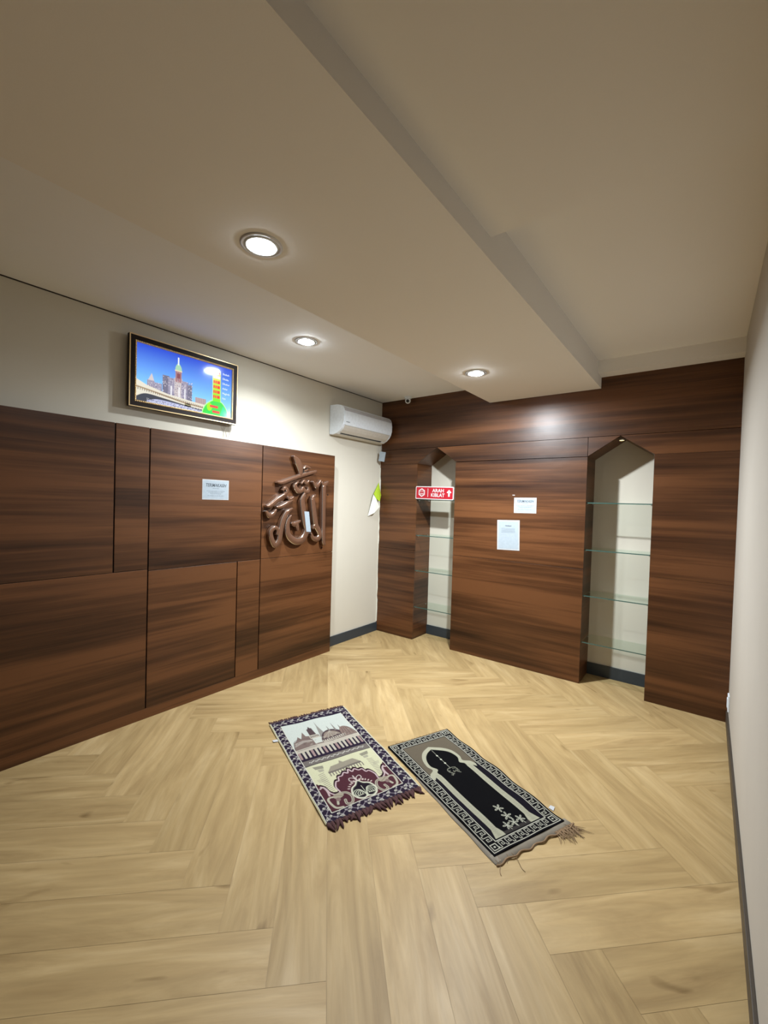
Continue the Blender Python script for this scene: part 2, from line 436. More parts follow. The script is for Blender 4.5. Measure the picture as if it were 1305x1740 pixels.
# ------------------------------------------------------------------ glass shelves
def shelf(x0, x1, z, y0, label, group):
    e = tag(empty('glass_shelf', ((x0+x1)/2, y0, z)), label, 'shelf', group)
    bm = bmesh.new(); fs = box(bm, (x0+0.0006, y0, z-0.004), (x1-0.0006, YB-0.001, z+0.004))
    link('pane', bm, GLASS, e)
    boxobj('front_edge', (x0+0.0006, y0-0.0009, z-0.004), (x1-0.0006, y0-0.0001, z+0.004), GLASS_E, e)
    for xx, s in ((x0, 1), (x1, -1)):
        for yy in (y0+0.03, YB-0.05):
            bm = bmesh.new(); lathe(bm, [(0.0001, 0), (0.005, 0), (0.005, 0.012*s), (0.0001, 0.012*s)], (xx, yy, z-0.0095), 'x', 12)
            link('shelf_pin', bm, CHROME, e)
pos1 = ['topmost, just under the red sign', 'highest of those fully below the red sign', 'middle of those below the red sign', 'lowest, nearest the floor']
pos2 = ['topmost of four', 'second from the top', 'third from the top', 'lowest, nearest the floor']
for z, p in zip((1.547, 1.155, 0.765, 0.363), pos1):
    shelf(N1[0], N1[1], z, 0.018, 'clear glass shelf in the narrow left niche, ' + p, 'glass shelves in the left niche')
for z, p in zip((1.552, 1.150, 0.757, 0.357), pos2):
    shelf(N2[0], N2[1], z, 0.018, 'clear glass shelf in the right niche, ' + p, 'glass shelves in the right niche')

# ------------------------------------------------------------------ recessed ceiling lamps
def downlight(x, y, z, label, power, spread=175, glow=LAMP):
    e = tag(empty('downlight', (x, y, z)), label, 'ceiling lamp', 'recessed round ceiling lamps')
    bm = bmesh.new(); lathe(bm, [(0.082, 0.0), (0.082, -0.003), (0.078, -0.005), (0.068, -0.005), (0.066, -0.002)], (x, y, z), seg=56)
    link('outer_ring', bm, TRIMM, e, True)
    bm = bmesh.new(); lathe(bm, [(0.066, -0.002), (0.064, -0.007), (0.058, -0.008), (0.054, -0.004), (0.053, -0.0025)], (x, y, z), seg=56)
    link('inner_ring', bm, WHITE, e, True)
    bm = bmesh.new(); rg = lathe(bm, [(0.053, -0.003), (0.050, -0.009), (0.040, -0.014), (0.024, -0.017), (0.010, -0.018)], (x, y, z), seg=48)
    bm.faces.new(rg[-1]); link('lens', bm, glow, e, True)
    L = bpy.data.lights.new('lamp_light', 'AREA'); L.shape = 'DISK'; L.size = 0.07; L.energy = power; L.color = LAMP_COL
    L.spread = math.radians(spread)
    lo = bpy.data.objects.new('lamp_light', L); COL.objects.link(lo); lo.parent = e; lo.location = (0, 0, -0.020)
downlight(1.618, -2.865, H_MID, 'round recessed ceiling lamp nearest the camera, in the dropped middle band', LAMP_W*0.07, 165, LAMP_DIM)
downlight(0.681, -1.79, H_LEFT, 'round recessed ceiling lamp near the left wall, above the television', LAMP_W*0.46, 145, LAMP_BRIGHT)
downlight(1.624, -0.93, H_MID, 'round recessed ceiling lamp nearest the wooden cabinet at the back', LAMP_W*1.74, 174)

# small warm spotlight in the tip of the right niche
sp = tag(empty('niche_spotlight', (2.475, 0.10, 2.085)), 'tiny warm spotlight glowing in the pointed tip of the right niche', 'lamp')
bm = bmesh.new(); lathe(bm, [(0.001, 0.0), (0.026, 0.0), (0.026, -0.012), (0.021, -0.014), (0.019, -0.010)], (2.475, 0.055, 2.085), seg=28)
link('housing', bm, CHROME, sp, True)
bm = bmesh.new(); rg = lathe(bm, [(0.019, -0.0115), (0.006, -0.013)], (2.475, 0.055, 2.085), seg=24); bm.faces.new(rg[-1]); link('lens', bm, WARM, sp, True)

# ------------------------------------------------------------------ dome camera
cc = tag(empty('security_camera', (0.415, -0.075, H_LEFT)), 'small white dome security camera on the ceiling corner by the cabinet', 'camera')
bm = bmesh.new(); lathe(bm, [(0.0005, 0), (0.040, 0), (0.040, -0.014), (0.034, -0.020), (0.0005, -0.020)], (0.415, -0.075, H_LEFT), seg=32); link('base', bm, WHITE, cc, True)
bm = bmesh.new(); bmesh.ops.create_uvsphere(bm, u_segments=28, v_segments=18, radius=0.031, matrix=Matrix.Translation((0.415, -0.078, H_LEFT-0.043))); link('eyeball', bm, WHITE, cc, True)
dv = Vector((0.45, -0.80, -0.30)).normalized()
bm = bmesh.new(); q = dv.to_track_quat('Z', 'Y').to_matrix().to_4x4()
bmesh.ops.create_cone(bm, cap_ends=True, segments=24, radius1=0.018, radius2=0.016, depth=0.012, matrix=Matrix.Translation(Vector((0.415, -0.078, H_LEFT-0.043))+dv*0.028) @ q); link('lens', bm, BLACKP, cc)

# ------------------------------------------------------------------ air conditioner
ac = tag(empty('air_conditioner', (0.0, -0.45, 2.32)), 'white split air conditioner high on the left wall beside the corner', 'air conditioner')
AY0, AY1 = -0.855, -0.062
prof = [(0.002, 2.178), (0.05, 2.172), (0.095, 2.180), (0.135, 2.200), (0.168, 2.228), (0.190, 2.262), (0.198, 2.30), (0.200, 2.36), (0.196, 2.405), (0.182, 2.435), (0.155, 2.455), (0.10, 2.466), (0.002, 2.470)]
bm = bmesh.new(); prism(bm, prof, AY0, AY1, lambda p, d: (p[0], d, p[1]))
ee = [e for e in bm.edges if abs(e.verts[0].co.y - e.verts[1].co.y) < 1e-5]
bmesh.ops.bevel(bm, geom=ee, offset=0.006, segments=3, profile=0.5, affect='EDGES')
link('housing', bm, WHITE, ac)
def along(name, pts, y0, y1, mat, th=0.003):
    bm = bmesh.new(); n = len(pts); out = []
    for i, p in enumerate(pts):
        a = Vector(pts[max(0, i-1)]); b = Vector(pts[min(n-1, i+1)]); t = (b-a).normalized(); nn = Vector((t.y, -t.x))
        out.append((p[0]+nn.x*th, p[1]+nn.y*th))
    prism(bm, list(pts) + out[::-1], y0, y1, lambda p, d: (p[0], d, p[1])); return link(name, bm, mat, ac)
along('front_panel', [(0.1905, 2.262), (0.198, 2.30), (0.200, 2.36), (0.198, 2.392)], AY0+0.012, AY1-0.012, WHITE, 0.004)
along('intake_strip', [(0.197, 2.400), (0.192, 2.418), (0.182, 2.434)], AY0+0.012, AY1-0.012, flat('intake_grey', (0.55, 0.56, 0.60), 0.5), 0.001)
along('louver', [(0.122, 2.192), (0.155, 2.216), (0.178, 2.242), (0.190, 2.260)], AY0+0.03, AY1-0.03, WHITE2, 0.003)
along('air_slot', [(0.104, 2.182), (0.121, 2.190)], AY0+0.05, AY1-0.09, BLACKP, 0.0015)
along('underside_panel', [(0.01, 2.176), (0.05, 2.172), (0.095, 2.180)], AY0+0.004, AY1-0.004, WHITE2, 0.002)
bm = bmesh.new()
for k in range(7): box(bm, (0.2045, AY0+0.03+k*0.0075, 2.288), (0.2052, AY0+0.036+k*0.0075, 2.294))
link('brand_mark', bm, INK_PALE, ac)

# white card hanging by a cord under the air conditioner
wt = tag(empty('hanging_card', (0.06, -0.07, 2.04)), 'small white card hanging on a thin cord below the air conditioner', 'card')
bm = bmesh.new(); box(bm, (-0.036, -0.003, -0.055), (0.036, 0.003, 0.055)); bevel(bm, 0.0015)
bmesh.ops.transform(bm, matrix=Matrix.Translation((0.078, -0.075, 2.030)) @ Matrix.Rotation(math.radians(18), 4, 'Z') @ Matrix.Rotation(math.radians(8), 4, 'Y'), verts=bm.verts)
link('card', bm, PAPER, wt)
bm = bmesh.new(); tube(bm, [(0.070, -0.075, 2.082), (0.064, -0.072, 2.13), (0.060, -0.07, 2.176)], 0.0015); link('cord', bm, CORD, wt)

# ------------------------------------------------------------------ folded paper at the corner
fp = tag(empty('folded_paper', (0.0, -0.1, 1.5)), 'folded lime green and white paper stuck on the wall corner below the air conditioner', 'paper')
def sheet(bm, quad, th=0.0015):
    a = [bm.verts.new(p) for p in quad]; n = (Vector(quad[1])-Vector(quad[0])).cross(Vector(quad[2])-Vector(quad[0])).normalized()*th
    b = [bm.verts.new(Vector(p)+n) for p in quad]; m = len(quad)
    bm.faces.new(a); bm.faces.new(b[::-1])
    for i in range(m): bm.faces.new((a[i], b[i], b[(i+1) % m], a[(i+1) % m]))
bm = bmesh.new(); sheet(bm, [(0.004, -0.030, 1.735), (0.035, -0.155, 1.60), (0.060, -0.135, 1.545), (0.070, -0.085, 1.515), (0.030, -0.012, 1.590)])
link('green_flap', bm, GREEN, fp)
bm = bmesh.new(); sheet(bm, [(0.034, -0.158, 1.595), (0.006, -0.215, 1.345), (0.050, -0.150, 1.385), (0.070, -0.088, 1.455), (0.062, -0.136, 1.540)])
link('white_flap', bm, CREAMP, fp)

# ------------------------------------------------------------------ notices
def lines(bm, rows, o, right, up, nrm, h=0.0028, rr=None):
    for (cx, z, w) in rows:
        x = -w/2
        while x < w/2:
            l = min(rr.uniform(0.006, 0.016), w/2-x)
            p = Vector(o) + Vector(right)*(cx+x) + Vector(up)*z
            r = Vector(right)*l; u_ = Vector(up)*h; n_ = Vector(nrm)*0.0004
            vs = [bm.verts.new(q) for q in (p, p+r, p+r+u_, p+u_)]; wv = [bm.verts.new(v.co+n_) for v in vs]
            bm.faces.new(wv)
            for i in range(4): bm.faces.new((vs[i], vs[(i+1) % 4], wv[(i+1) % 4], wv[i]))
            x += l + 0.003
rl = random.Random(11)
def notice(name, label, cat, c, right, nrm, w, h, rot, heading, rows, hs, edge, group=None):
    up0 = Vector((0, 0, 1)); right = Vector(right); nrm = Vector(nrm)
    R = Matrix.Rotation(rot, 3, nrm); r = R @ right; u_ = R @ up0
    e = tag(empty(name, c), label, cat, group)
    def plate(nm, hw, hh, d0, d1, mat):
        bm = bmesh.new(); P = []
        for d in (d0, d1):
            for a, b in ((-hw, -hh), (hw, -hh), (hw, hh), (-hw, hh)): P.append(bm.verts.new(Vector(c)+r*a+u_*b+nrm*d))
        for q in ((0,1,2,3),(4,5,6,7),(0,1,5,4),(1,2,6,5),(2,3,7,6),(3,0,4,7)): bm.faces.new([P[i] for i in q])
        return link(nm, bm, mat, e)
    plate('laminate', w/2, h/2, 0.0006, 0.0018, PAPER_EDGE)
    sheet_o = plate('sheet', w/2-edge, h/2-edge*1.1, 0.0018, 0.0024, PAPER)
    bm = bmesh.new()
    o = Vector(c)+nrm*0.0028
    if heading: text_mesh(bm, heading[0], heading[1], o+u_*heading[2], r, u_, 0.0003, heading[3], 0.25, squash=heading[4])
    link('lettering', bm, INK, sheet_o)
    bm = bmesh.new(); lines(bm, rows, Vector(c)+nrm*0.0024, r, u_, nrm, hs, rl); link('printed_lines', bm, INK_PALE, sheet_o)
    return e
rowsA = [(0.0, 0.008, 0.05), (0.0, -0.012, 0.15), (0.0, -0.022, 0.12), (0.0, -0.032, 0.09), (0.0, -0.047, 0.13)]
notice('notice_sheet', 'small white landscape notice with heading on the left wall panelling', 'notice', (T, -2.139, 1.562), (0, 1, 0), (1, 0, 0), 0.216, 0.150, 0.0,
       ('TERIMAKASIH', 0.034, 0.033, 0.0006, 0.80), rowsA, 0.0035, 0.006)
notice('notice_sheet', 'small white landscape notice taped on the back cabinet above the portrait sheet', 'notice', (1.7145, 0.0, 1.516), (1, 0, 0), (0, -1, 0), 0.208, 0.143, math.radians(0.6),
       ('TERIMAKASIH', 0.033, 0.038, 0.0006, 0.78), [(0, 0.014, 0.05), (0, -0.004, 0.16), (0, -0.014, 0.14), (0, -0.022, 0.10), (0, -0.040, 0.13)], 0.0035, 0.006)
notice('notice_sheet', 'white portrait letter in a plastic sleeve on the back cabinet', 'notice', (1.5645, 0.0, 1.231), (1, 0, 0), (0, -1, 0), 0.218, 0.284, math.radians(1.6),
       ('Himbauan', 0.017, 0.088, 0.0004, 0.9), [(0, 0.062-0.008*k, 0.13) for k in range(6)], 0.0035, 0.011)
boxobj('tape_scrap', (1.592, -0.0012, 1.607), (1.615, -0.0002, 1.613), PAPER_EDGE)
tag(bpy.data.objects['tape_scrap'], 'tiny scrap of white tape on the cabinet just above the landscape notice', 'tape')

# ------------------------------------------------------------------ red direction sign
sg = tag(empty('direction_sign', (0.742, -0.004, 1.555)), 'red and white sign reading ARAH KIBLAT with an arrow, across the left niche', 'sign')
def rrect(x0, x1, z0, z1, r, n=6):
    p = []
    for cx, cz, a in ((x1-r, z0+r, -90), (x1-r, z1-r, 0), (x0+r, z1-r, 90), (x0+r, z0+r, 180)):
        for k in range(n+1): t = math.radians(a+90*k/n); p.append((cx+r*math.cos(t), cz+r*math.sin(t)))
    return p
SX, SZ, SR = 0.742, 1.622, math.radians(1.0)
def sxz(p, d):
    x, z = p[0]-SX, p[1]-SZ
    return (SX + x*math.cos(SR) + z*math.sin(SR), d, SZ - x*math.sin(SR) + z*math.cos(SR))
bm = bmesh.new(); prism(bm, rrect(0.508, 0.974, 1.553, 1.691, 0.012), -0.0075, -0.0020, sxz); link('plate', bm, SIGN_W, sg)
bm = bmesh.new(); prism(bm, rrect(0.517, 0.965, 1.562, 1.682, 0.008), -0.0085, -0.0076, sxz); sign_face = link('face', bm, RED, sg)
bm = bmesh.new()
def ring_poly(bm, outer, inner, d0, d1):
    n = len(outer)
    for i in range(n):
        j = (i+1) % n; prism(bm, [outer[i], outer[j], inner[j], inner[i]], d0, d1, sxz)
hx, hz = 0.587, 1.623
hexo = [(hx+0.045*math.cos(math.radians(90+60*k))*1.0, hz+0.047*math.sin(math.radians(90+60*k))) for k in range(6)]
hexi = [(hx+0.034*math.cos(math.radians(90+60*k))*1.0, hz+0.034*math.sin(math.radians(90+60*k))) for k in range(6)]
ring_poly(bm, hexo, hexi, -0.0095, -0.0086)
arc = [(hx+0.030*math.cos(t)*1.0, hz+0.003+0.016*math.sin(t)) for t in [math.radians(a) for a in range(20, 161, 20)]]
arci = [(x, z-0.005) for x, z in arc]
for i in range(len(arc)-1): prism(bm, [arc[i], arc[i+1], arci[i+1], arci[i]], -0.0095, -0.0086, sxz)
prism(bm, [(hx-0.029, hz-0.006), (hx+0.029, hz-0.006), (hx+0.029, hz-0.0105), (hx-0.029, hz-0.0105)], -0.0095, -0.0086, sxz)
prism(bm, [(hx-0.027, hz-0.017), (hx+0.027, hz-0.017), (hx+0.024, hz-0.021), (hx-0.024, hz-0.021)], -0.0095, -0.0086, sxz)
link('hexagon_icon', bm, SIGN_W, sign_face)
bm = bmesh.new(); prism(bm, [(0.662, 1.578), (0.667, 1.578), (0.667, 1.668), (0.662, 1.668)], -0.0095, -0.0086, sxz); link('divider', bm, SIGN_W, sign_face)
bm = bmesh.new(); ax, az = 0.921, 1.622
prism(bm, [(ax-0.010, az-0.034), (ax+0.010, az-0.034), (ax+0.010, az+0.004), (ax+0.026, az+0.004), (ax+0.026, az+0.012), (ax, az+0.038), (ax-0.026, az+0.012), (ax-0.026, az+0.004), (ax-0.010, az+0.004)], -0.0095, -0.0086, sxz)
link('arrow', bm, SIGN_W, sign_face)
bm = bmesh.new()
rv = Vector((math.cos(SR), 0, -math.sin(SR))); uv_ = Vector((math.sin(SR), 0, math.cos(SR)))
text_mesh(bm, 'ARAH', 0.052, sxz((0.790, 1.646), -0.0092), rv, uv_, 0.0006, 0.0011, squash=1.02)
text_mesh(bm, 'KIBLAT', 0.052, sxz((0.786, 1.598), -0.0092), rv, uv_, 0.0006, 0.0011, squash=1.0)
link('lettering', bm, SIGN_W, sign_face)

# ------------------------------------------------------------------ raised calligraphy
cg = tag(empty('calligraphy_relief', (T, -1.35, 1.1)), 'large bronze Arabic calligraphy relief mounted on the wood panelling', 'wall decoration')
D0, D1 = T+0.006, T+0.046
def smooth_line(pts, sub=6):
    P = [Vector(p) for p in pts]; out = []
    for i in range(len(P)-1):
        p0 = P[max(i-1, 0)]; p1 = P[i]; p2 = P[i+1]; p3 = P[min(i+2, len(P)-1)]
        for k in range(sub):
            t = k/sub
            out.append(0.5*((2*p1)+(-p0+p2)*t+(2*p0-5*p1+4*p2-p3)*t*t+(-p0+3*p1-3*p2+p3)*t**3))
    out.append(P[-1]); return out
def ribbon(pts, ws, sub=6):
    L = smooth_line(pts, sub); n = len(L); m = len(pts)-1
    left, right = [], []
    for i, p in enumerate(L):
        t = (L[min(i+1, n-1)]-L[max(i-1, 0)]).normalized(); nn = Vector((-t.y, t.x))
        s = i/(n-1)*m; k = min(int(s), m-1); w = (ws[k]+(ws[k+1]-ws[k])*(s-k))*1.12
        left.append(p+nn*w/2); right.append(p-nn*w/2)
    return left, right
def stroke(name, pts, ws, d0=D0, d1=D1, mats=None, sub=6):
    l, r = ribbon(pts, ws, sub); bm = bmesh.new(); n = len(l)
    def v3(p, d): return bm.verts.new((d, p[0], p[1]))
    # rounded front: side walls silver, face bronze
    rows = []
    for i in range(n):
        c = (l[i]+r[i])/2; a = l[i]; b = r[i]
        rows.append([v3(a, d0), v3(a, d1-0.008), v3(c+(a-c)*0.84, d1-0.002), v3(c, d1), v3(c+(b-c)*0.84, d1-0.002), v3(b, d1-0.008), v3(b, d0)])
    for i in range(n-1):
        A, B = rows[i], rows[i+1]
        for k in range(6):
            f = bm.faces.new((A[k], A[k+1], B[k+1], B[k])); f.material_index = 1 if k in (1, 4) else 0
            f.smooth = k in (2, 3)
        bm.faces.new((A[6], A[0], B[0], B[6]))
    bm.faces.new(rows[0][::-1]).material_index = 1; bm.faces.new(rows[-1]).material_index = 1
    return link(name, bm, None, cg, mats=mats or [BRONZE, SILVER])
stroke('letter_stroke', [(-1.425, 1.893), (-1.378, 1.845), (-1.345, 1.785), (-1.338, 1.728)], [0.012, 0.062, 0.058, 0.028])
stroke('letter_stroke', [(-1.598, 1.652), (-1.545, 1.652), (-1.435, 1.690), (-1.30, 1.735), (-1.147, 1.776)], [0.012, 0.036, 0.034, 0.034, 0.022])
stroke('letter_stroke', [(-1.308, 1.785), (-1.283, 1.808), (-1.255, 1.806), (-1.222, 1.798)], [0.016, 0.026, 0.024, 0.010])
stroke('letter_stroke', [(-1.303, 1.768), (-1.280, 1.772), (-1.256, 1.786)], [0.014, 0.020, 0.012])
stroke('letter_stroke', [(-1.365, 1.667), (-1.400, 1.630), (-1.365, 1.586), (-1.323, 1.590), (-1.310, 1.618), (-1.282, 1.586), (-1.241, 1.588), (-1.250, 1.625)], [0.014, 0.034, 0.044, 0.038, 0.022, 0.036, 0.034, 0.012])
stroke('letter_stroke', [(-1.330, 1.650), (-1.296, 1.680), (-1.266, 1.658), (-1.238, 1.688)], [0.016, 0.024, 0.024, 0.012])
stroke('letter_stroke', [(-1.192, 1.680), (-1.145, 1.640), (-1.116, 1.656), (-1.090, 1.700)], [0.012, 0.042, 0.034, 0.012])
stroke('letter_stroke', [(-1.082, 1.682), (-1.038, 1.658), (-0.990, 1.690)], [0.014, 0.044, 0.018])
stroke('letter_stroke', [(-1.044, 1.665), (-1.040, 1.369), (-1.032, 1.120), (-1.010, 1.085)], [0.048, 0.044, 0.038, 0.016])
stroke('letter_stroke', [(-1.200, 1.520), (-1.173, 1.540), (-1.150, 1.556)], [0.016, 0.036, 0.016])
stroke('letter_stroke', [(-1.188, 1.525), (-1.165, 1.402), (-1.135, 1.275), (-1.095, 1.216), (-1.082, 1.170), (-1.118, 1.140), (-1.172, 1.158), (-1.196, 1.200)], [0.048, 0.050, 0.050, 0.048, 0.046, 0.044, 0.034, 0.014])
stroke('letter_stroke', [(-1.176, 1.240), (-1.158, 1.262), (-1.138, 1.290)], [0.014, 0.032, 0.014])
stroke('letter_stroke', [(-1.283, 1.570), (-1.310, 1.505), (-1.300, 1.432), (-1.272, 1.309), (-1.250, 1.240), (-1.270, 1.175), (-1.318, 1.136), (-1.388, 1.138), (-1.455, 1.185), (-1.475, 1.255), (-1.466, 1.324), (-1.436, 1.368)],
       [0.020, 0.048, 0.052, 0.052, 0.052, 0.054, 0.056, 0.056, 0.052, 0.046, 0.032, 0.012])
stroke('letter_stroke', [(-1.436, 1.300), (-1.392, 1.288), (-1.330, 1.318)], [0.012, 0.044, 0.014])
stroke('letter_stroke', [(-1.372, 1.296), (-1.362, 1.262), (-1.355, 1.225)], [0.040, 0.030, 0.010])
stroke('letter_stroke', [(-1.422, 1.428), (-1.478, 1.395), (-1.520, 1.325), (-1.545, 1.243), (-1.562, 1.150), (-1.604, 1.112), (-1.640, 1.166), (-1.650, 1.225), (-1.614, 1.262), (-1.580, 1.245), (-1.588, 1.200)],
       [0.012, 0.040, 0.046, 0.046, 0.046, 0.042, 0.042, 0.036, 0.034, 0.030, 0.014])
stroke('letter_stroke', [(-1.700, 1.444), (-1.654, 1.456), (-1.578, 1.511), (-1.503, 1.558)], [0.014, 0.040, 0.040, 0.020])
stroke('letter_stroke', [(-1.600, 1.438), (-1.547, 1.444), (-1.482, 1.474), (-1.425, 1.500)], [0.014, 0.036, 0.036, 0.014])
stroke('letter_stroke', [(-1.535, 1.580), (-1.515, 1.606), (-1.488, 1.590), (-1.495, 1.562), (-1.525, 1.562)], [0.020, 0.026, 0.026, 0.024, 0.020])
stroke('letter_stroke', [(-1.478, 1.522), (-1.447, 1.508), (-1.415, 1.532)], [0.012, 0.032, 0.012])
stroke('letter_stroke', [(-1.708, 1.405), (-1.672, 1.368), (-1.634, 1.378), (-1.600, 1.418)], [0.012, 0.044, 0.038, 0.014])
bm = bmesh.new(); prism(bm, [(-1.293, 1.403), (-1.237, 1.400), (-1.206, 1.212), (-1.262, 1.217)], D1+0.0005, D1+0.002, YZ); tag(link('white_sticker', bm, PAPER, cg), 'white strip of paper')
for sy, sz in ((-0.955, 1.563), (-1.015, 1.050)):
    bm = bmesh.new(); lathe(bm, [(0.0005, 0.004), (0.006, 0.004), (0.007, 0.0), (0.0005, 0.0)], (T+0.0002, sy, sz), 'x', 14); link('screw', bm, BLACKP, cg)

# ------------------------------------------------------------------ a little raster for woven and displayed pictures
class Canvas:
    def __init__(s, w, h, ww, hh, col):      # w x h cells over ww x hh metres, origin top-left, y down
        s.w, s.h, s.ss = w, h, 3
        s.a = np.zeros((h*3, w*3, 3)); s.a[:] = col
        s.sx = w*3/ww; s.sy = h*3/hh; s.ww = ww; s.hh = hh
        ys, xs = np.mgrid[0:h*3, 0:w*3]; s.X = (xs+0.5)/s.sx; s.Y = (ys+0.5)/s.sy
    def bb(s, x0, y0, x1, y1):
        i0 = max(0, int(x0*s.sx)-1); i1 = min(s.w*3, int(x1*s.sx)+2); j0 = max(0, int(y0*s.sy)-1); j1 = min(s.h*3, int(y1*s.sy)+2)
        return slice(j0, max(j0, j1)), slice(i0, max(i0, i1))
    def poly(s, pts, col):
        xs = [p[0] for p in pts]; ys = [p[1] for p in pts]
        sl = s.bb(min(xs), min(ys), max(xs), max(ys)); X = s.X[sl]; Y = s.Y[sl]
        if X.size == 0: return
        ins = np.zeros(X.shape, bool); n = len(pts)
        for i in range(n):
            (xa, ya), (xb, yb) = pts[i], pts[(i+1) % n]
            if ya == yb: continue
            c = ((ya > Y) != (yb > Y)) & (X < (xb-xa)*(Y-ya)/(yb-ya)+xa); ins ^= c
        s.a[sl][ins] = col
    def rect(s, x0, y0, x1, y1, col): s.poly([(x0, y0), (x1, y0), (x1, y1), (x0, y1)], col)
    def line(s, pts, wd, col):
        for (xa, ya), (xb, yb) in zip(pts, pts[1:]):
            sl = s.bb(min(xa, xb)-wd, min(ya, yb)-wd, max(xa, xb)+wd, max(ya, yb)+wd); X = s.X[sl]; Y = s.Y[sl]
            if X.size == 0: continue
            dx, dy = xb-xa, yb-ya; L = dx*dx+dy*dy+1e-12
            t = np.clip(((X-xa)*dx+(Y-ya)*dy)/L, 0, 1)
            s.a[sl][(X-xa-t*dx)**2+(Y-ya-t*dy)**2 < (wd/2)**2] = col
    def ell(s, cx, cy, rx, ry, col, rot=0.0):
        r = max(rx, ry); sl = s.bb(cx-r, cy-r, cx+r, cy+r); X = s.X[sl]-cx; Y = s.Y[sl]-cy
        if X.size == 0: return
        c, n = math.cos(rot), math.sin(rot); a = (X*c+Y*n)/rx; b = (-X*n+Y*c)/ry
        s.a[sl][a*a+b*b < 1] = col
    def out(s, k=1.0):
        return s.a.reshape(s.h, 3, s.w, 3, 3).mean(axis=(1, 3))*k
def srgb(r, g, b):
    f = lambda c: (c/255/12.92) if c/255 <= 0.04045 else ((c/255+0.055)/1.055)**2.4
    return (f(r), f(g), f(b))
def sm2(pts, sub=6, closed=False):
    return [(p.x, p.y) for p in smooth_line(pts, sub)]
def grid_mesh(name, img, pos, mat, parent, skirt=None, flip=False):
    """img h x w x 3, pos(u, v) -> 3D; vertex colours carry the woven or displayed picture"""
    h, w, _ = img.shape; vs = []; cols = []
    for j in range(h):
        for i in range(w): vs.append(pos((i)/(w-1), (j)/(h-1)))
    cols = np.ones((h*w, 4), np.float32); cols[:, :3] = img.reshape(-1, 3)
    fs = [(j*w+i, (j+1)*w+i, (j+1)*w+i+1, j*w+i+1) for j in range(h-1) for i in range(w-1)]
    if skirt is not None:
        ring = [i for i in range(w)] + [j*w+w-1 for j in range(1, h)] + [(h-1)*w+i for i in range(w-2, -1, -1)] + [j*w for j in range(h-2, 0, -1)]
        base = len(vs)
        for k in ring: x, y, z = vs[k]; vs.append((x, y, skirt))
        n = len(ring)
        for k in range(n): fs.append((ring[k], ring[(k+1) % n], base+(k+1) % n, base+k))
        cols = np.vstack([cols, cols[ring]])
    me = bpy.data.meshes.new(name); me.from_pydata(vs, [], fs)
    at = me.attributes.new('weave', 'FLOAT_COLOR', 'POINT'); at.data.foreach_set('color', cols.astype(np.float32).ravel())
    me.materials.append(mat)
    me.polygons.foreach_set('use_smooth', [True]*len(me.polygons)); me.update()
    o = bpy.data.objects.new(name, me); COL.objects.link(o)
    if parent: o.parent = parent; o.matrix_parent_inverse = Matrix.Translation(-parent.location)
    return o

# ------------------------------------------------------------------ television
tv = tag(empty('television', (0.05, -2.33, 2.31)), 'framed television high on the left wall showing a skyline and prayer times', 'television')
Y0, Y1, Z0, Z1 = -2.735, -1.945, 2.085, 2.555
XA, XB = 0.022, 0.062
boxobj('wall_bracket', (0.0, -2.50, 2.18), (XA, -2.18, 2.44), BLACKP, tv)
boxobj('casing', (XA, Y0+0.02, Z0+0.02), (XA+0.024, Y1-0.02, Z1-0.02), BLACKP, tv)
def frame_part(name, o0, o1, mat, xa, xb, bump_n=False):
    (a, b, c, d), (e, f_, g_, h_) = o0, o1
    bm = bmesh.new()
    for y0, y1, z0, z1 in ((a, b, c, g_), (a, b, h_, d), (a, e, g_, h_), (f_, b, g_, h_)): box(bm, (xa, y0, z0), (xb, y1, z1))
    return link(name, bm, mat, tv)
F0 = (Y0, Y1, Z0, Z1); F1 = (Y0+0.006, Y1-0.006, Z0+0.006, Z1-0.006); F2 = (Y0+0.034, Y1-0.034, Z0+0.034, Z1-0.034); F3 = (Y0+0.046, Y1-0.046, Z0+0.046, Z1-0.046)
frame_part('gold_outer_edge', F0, F1, GOLD, XB-0.004, XB+0.001)
frame_part('frame_side', F0, F1, FRAME_D, XA+0.006, XB-0.0041)
frame_part('dark_frame', F1, F2, FRAME_D, XA+0.01, XB-0.002)
frame_part('inner_edge', F2, F3, GOLD, XA+0.01, XB-0.008)
bm = bmesh.new(); nb = 62
def bead(y, z): bmesh.ops.create_icosphere(bm, subdivisions=1, radius=0.0078, matrix=Matrix.Translation((XB-0.006, y, z)))
for k in range(nb):
    y = F2[0]+0.006+(F2[1]-F2[0]-0.012)*k/(nb-1); bead(y, F2[2]+0.006); bead(y, F2[3]-0.006)
for k in range(1, 35):
    z = F2[2]+0.006+(F2[3]-F2[2]-0.012)*k/35; bead(F2[0]+0.006, z); bead(F2[1]-0.006, z)
link('gold_beading', bm, GOLD, tv, True)
TW, THT = F3[1]-F3[0], F3[3]-F3[2]
c = Canvas(320, 180, 1.0, 1.0, (0, 0, 0))
top, bot = np.array(srgb(38, 70, 190)), np.array(srgb(120, 185, 245))
k = np.clip(c.Y/0.72, 0, 1)[..., None]**1.2; c.a[:] = top*(1-k)+bot*k
rp0 = random.Random(21)
G1, G2, G3 = srgb(150, 145, 165), srgb(110, 108, 128), srgb(190, 180, 180)
def bld(x0, x1, yt, yb, col, n=4):
    c.rect(x0, yt, x1, yb, col)
    for q in range(n):
        xx = x0+(x1-x0)*(q+0.5)/n; c.line([(xx, yt+0.01), (xx, yb)], (x1-x0)/n*0.35, tuple(v*0.72 for v in col))
bld(0.10, 0.17, 0.60, 0.80, G1); c.poly([(0.11, 0.60), (0.143, 0.47), (0.165, 0.60)], G3); bld(0.17, 0.24, 0.62, 0.80, G1)
